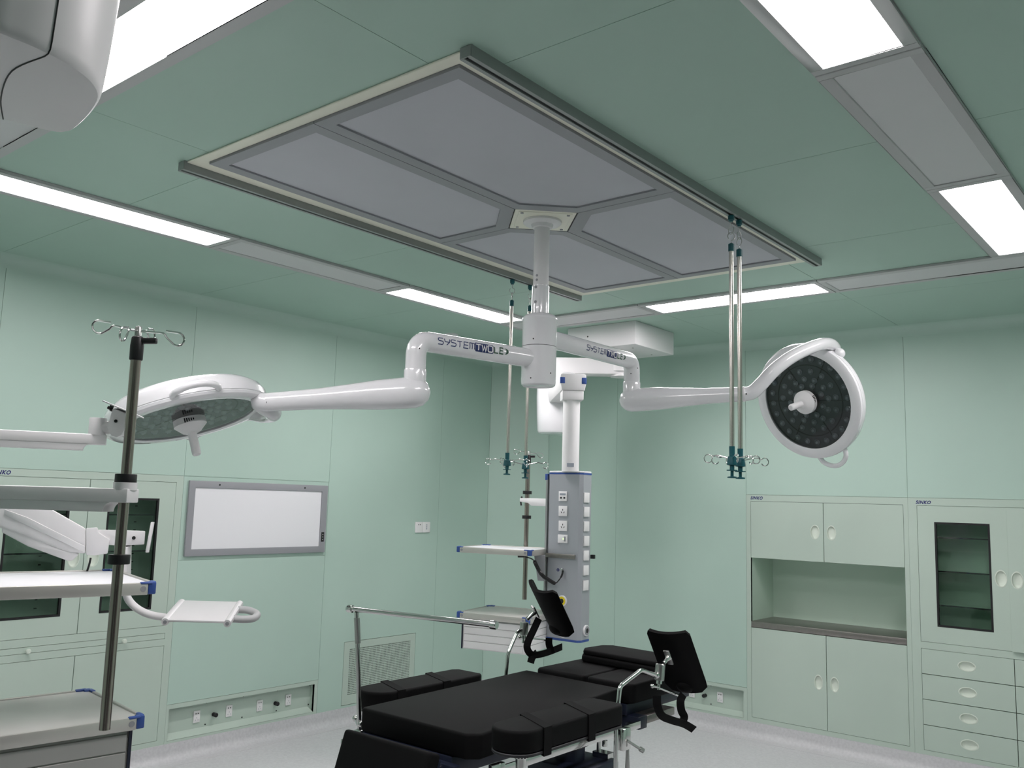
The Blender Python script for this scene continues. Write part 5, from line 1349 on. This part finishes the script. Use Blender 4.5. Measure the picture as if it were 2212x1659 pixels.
# ------------------------------------------------------------------ leg holders
def cradle(parent, top, bot, n, width, half=62, th=0.014, flare=0.0):
    """curved trough from top to bot; n: direction of its convex back"""
    a = (bot-top); L = a.length; a.normalize(); n = Vector(n); n = (n-a*n.dot(a)).normalized(); w = a.cross(n)
    R = width/2/math.sin(math.radians(half)); NA, NL = 18, 14
    b = B()
    for lay in (0, 1):
        rr = R-(th if lay else 0)
        for i in range(NL+1):
            t = i/NL; cr = 0.014 if t < 0.5 else 0.032; edge = min(t, 1-t)*L
            ins = (cr-math.sqrt(max(0, cr*cr-(cr-edge)**2))) if edge < cr else 0
            sc = 1-ins/(width/2)*0.9
            wd = 1.0+flare*(t-0.5)
            for k in range(NA+1):
                th_ = math.radians(half)*(2*k/NA-1)*sc
                b.v.append(top+a*(L*t)+n*(rr*math.cos(th_)-R)+w*(rr*math.sin(th_)*wd))
    S = (NL+1)*(NA+1)
    for i in range(NL):
        for k in range(NA):
            q = (i*(NA+1)+k, i*(NA+1)+k+1, (i+1)*(NA+1)+k+1, (i+1)*(NA+1)+k)
            b.f.append(q); b.f.append(tuple(S+x for x in reversed(q)))
    bd = [k for k in range(NA+1)]+[i*(NA+1)+NA for i in range(1, NL+1)]+[NL*(NA+1)+k for k in range(NA-1, -1, -1)]+[i*(NA+1) for i in range(NL-1, 0, -1)]
    m = len(bd)
    for i in range(m):
        p_, q_ = bd[i], bd[(i+1) % m]; b.f.append((p_, S+p_, S+q_, q_))
    o = b.build('cradle', 'black_vinyl', parent, angle=50)
    bm = bmesh.new(); bm.from_mesh(o.data); bmesh.ops.recalc_face_normals(bm, faces=bm.faces); bm.to_mesh(o.data); bm.free()
    return o
def pxs(lst, X): return [PX(x, y, X) for (x, y) in lst]
def leg_holder(label, X, polepx, lower, clamp_px, cr_top, cr_bot, cr_w, nvec, straps, joint, lever, Xc, endpts, half):
    base = PX(*polepx[0], X)
    t = thing('leg_holder', label, 'leg holder', (base.x, base.y, 0.78), 'leg holders clamped to the operating table')
    pts = bend([V(base.x, base.y, lower)]+pxs(polepx, X), 0.018, 6)
    b = B(); b.tube(pts, 0.0082, 16); b.build('pole', 'chrome', t)
    # rail clamp
    s_ = 1 if X > -2.1 else -1
    b = B(); b.box(min(X-0.02, X+0.02), max(X-0.02, X+0.02), base.y+0.02, base.y+0.07, 0.775, 0.85); cl = b.build('rail_clamp', 'chrome', t, bevel=0.004)
    h0 = V(X+s_*0.022, base.y+0.04, 0.81)
    b = B(); b.tube([h0, h0+V(s_*0.03, 0.05, -0.035)], 0.005, 10); b.lathe([(0.0085, -0.008), (0.009, 0.008)], h0+V(s_*0.03, 0.05, -0.035), V(s_*0.5, 0.7, -0.5), 14); b.build('clamp_lever', 'steel', cl)
    b = B(); b.lathe([(0.007, -0.085), (0.0085, -0.07), (0.006, -0.02), (0.006, 0.0)], V(X+s_*0.012, base.y+0.06, 0.785), (0, 0, 1), 14); b.build('clamp_handle', 'steel', cl)
    # ball clamp body
    c0, c1 = PX(*clamp_px[0], X), PX(*clamp_px[1], X)
    b = B(); b.lathe([(0.017, 0), (0.0195, 0.003), (0.0195, (c1-c0).length-0.003), (0.017, (c1-c0).length)], c0, (c1-c0), 24); cb_ = b.build('ball_clamp', 'steel', t)
    b = B(); b.lathe([(0.012, -0.012), (0.012, 0.001)], c0, (c1-c0), 18); b.lathe([(0.006, -0.034), (0.006, -0.011)], c0, (c1-c0), 14); b.build('clamp_nut', 'chrome', cb_)
    b = B(); b.sphere(pts[-1], 0.013); b.build('pole_end', 'chrome', cb_)
    j0, j1 = PX(*joint[0], X), PX(*joint[1], (X+Xc)/2)
    b = B(); b.tube([j0, j0.lerp(j1, 0.5), j1], [0.011, 0.008, 0.014], 16); b.build('ball_joint', 'chrome', cb_)
    l0, l1, l2 = PX(*lever[0], X), PX(*lever[1], X), PX(*lever[2], X)
    b = B(); b.tube([l0, l1, l2], 0.0045, 12); b.sphere(l2, 0.0085, 12, 8); b.sphere(l0, 0.0085, 12, 8); b.build('lever', 'chrome', cb_)
    T, Bt = PD(*cr_top), PD(*cr_bot)
    cr = cradle(t, T, Bt, nvec, cr_w, half)
    a_ = (Bt-T).normalized(); nv = Vector(nvec); nv = (nv-a_*nv.dot(a_)).normalized(); wv_ = a_.cross(nv)
    mj = j1
    b = B(); b.obox(mj+nv*0.0, a_*0.035, wv_*0.012, nv*0.004); b.build('mount_plate', 'steel', cr, bevel=0.002)
    # heel cup at the lower end
    b = B(); b.sphere(Bt-nv*0.03-a_*0.02, 0.048, 20, 12, (0.9, 1.0, 0.75)); b.build('heel_cup', 'black_vinyl', cr)
    for st in straps:
        b = B(); b.ribbon(smooth_path(pxs(st, Xc+0.01), 5), 0.031, -FWD, 0.003); b.build('strap', 'black_fabric', t)
    return t
def nvec_of(top, bot, wimg):
    a = (PD(*bot)-PD(*top)).normalized(); w = RIGHT*wimg[0]-UP*wimg[1]
    fd = -(a.dot(w))/a.dot(FWD); w = (w+FWD*fd).normalized(); n = a.cross(w).normalized()
    return n if n.dot(FWD) < 0 else -n
NV1 = nvec_of((1437, 1370, 3.50), (1482, 1497, 3.61), (1.0, -0.12)); NV2 = nvec_of((1156, 1277, 3.82), (1201, 1371, 3.95), (0.97, 0.25))
leg_holder('black leg cradle on a steel pole at the table side toward the niche cabinet', -1.80, [(1331, 1560), (1339, 1483), (1385, 1447), (1418, 1459)], 0.60,
    ((1424, 1470), (1427, 1434)), (1437, 1370, 3.50), (1482, 1497, 3.61), 0.185, NV1,
    [[(1419, 1502), (1420, 1525), (1430, 1546), (1452, 1556), (1478, 1564), (1499, 1576)], [(1476, 1500), (1470, 1515), (1472, 1535), (1478, 1548), (1474, 1560)]],
    ((1433, 1433), (1444, 1420)), ((1409, 1482), (1419, 1484), (1470, 1504)), -1.79, None, 26)
leg_holder('black leg cradle on a steel pole at the table side toward the service column', -2.53, [(1092, 1470), (1097, 1412), (1118, 1364), (1133, 1359)], 0.72,
    ((1131, 1372), (1133, 1344)), (1156, 1277, 3.82), (1201, 1371, 3.95), 0.175, NV2,
    [[(1164, 1336), (1152, 1362), (1140, 1388), (1140, 1404), (1152, 1415), (1180, 1410), (1214, 1397)], [(1186, 1378), (1186, 1392), (1192, 1410)], [(1160, 1410), (1150, 1420), (1146, 1432)]],
    ((1138, 1338), (1156, 1322)), ((1122, 1376), (1130, 1378), (1176, 1382)), -2.48, None, 55)

# ------------------------------------------------------------------ anaesthesia screen frame
b0 = PX(779, 1556, -2.485); b1 = PX(770.5, 1322, -2.49)
t = thing('screen_frame', 'chrome L-shaped screen frame standing at the head of the operating table', 'screen frame', (b0.x, b0.y, 0.79))
b = B(); b.tube([V(b0.x, b0.y, 0.80), b1], 0.0085, 18); b.build('post', 'chrome', t)
b = B(); b.lathe([(0.0105, 0), (0.0105, 0.09)], b1-(b1-b0).normalized()*0.11, (b1-b0), 18); b.build('sleeve', 'steel', t)
ca_ = PZ(757, 1315, 1.25); cb2 = PZ(1066, 1350, 1.25)
b = B(); b.tube([ca_, cb2], 0.009, 20); cbn = b.build('crossbar', 'chrome', t)
dcb = (cb2-ca_).normalized()
for (p, s_) in ((ca_, -1), (cb2, 1)):
    b = B(); b.lathe([(0.009, -0.012), (0.0135, -0.010), (0.0140, 0.008), (0.012, 0.013), (0.005, 0.013)], p, dcb*s_, 20); b.build('end_knob', 'chrome', cbn)
b = B(); b.box(b0.x-0.012, b0.x+0.025, b0.y-0.02, b0.y+0.02, 0.786, 0.835); cl = b.build('rail_clamp', 'chrome', t, bevel=0.004)
b = B(); q = PX(768, 1552, -2.53); b.tube([V(b0.x, b0.y, 0.83), q], 0.006, 10); b.sphere(q, 0.012, 14, 10); b.build('clamp_knob', 'chrome', cl)
b = B(); b.sphere(V(b0.x+0.012, b0.y-0.01, 0.855), 0.011, 14, 10); b.build('clamp_knob', 'chrome', cl)
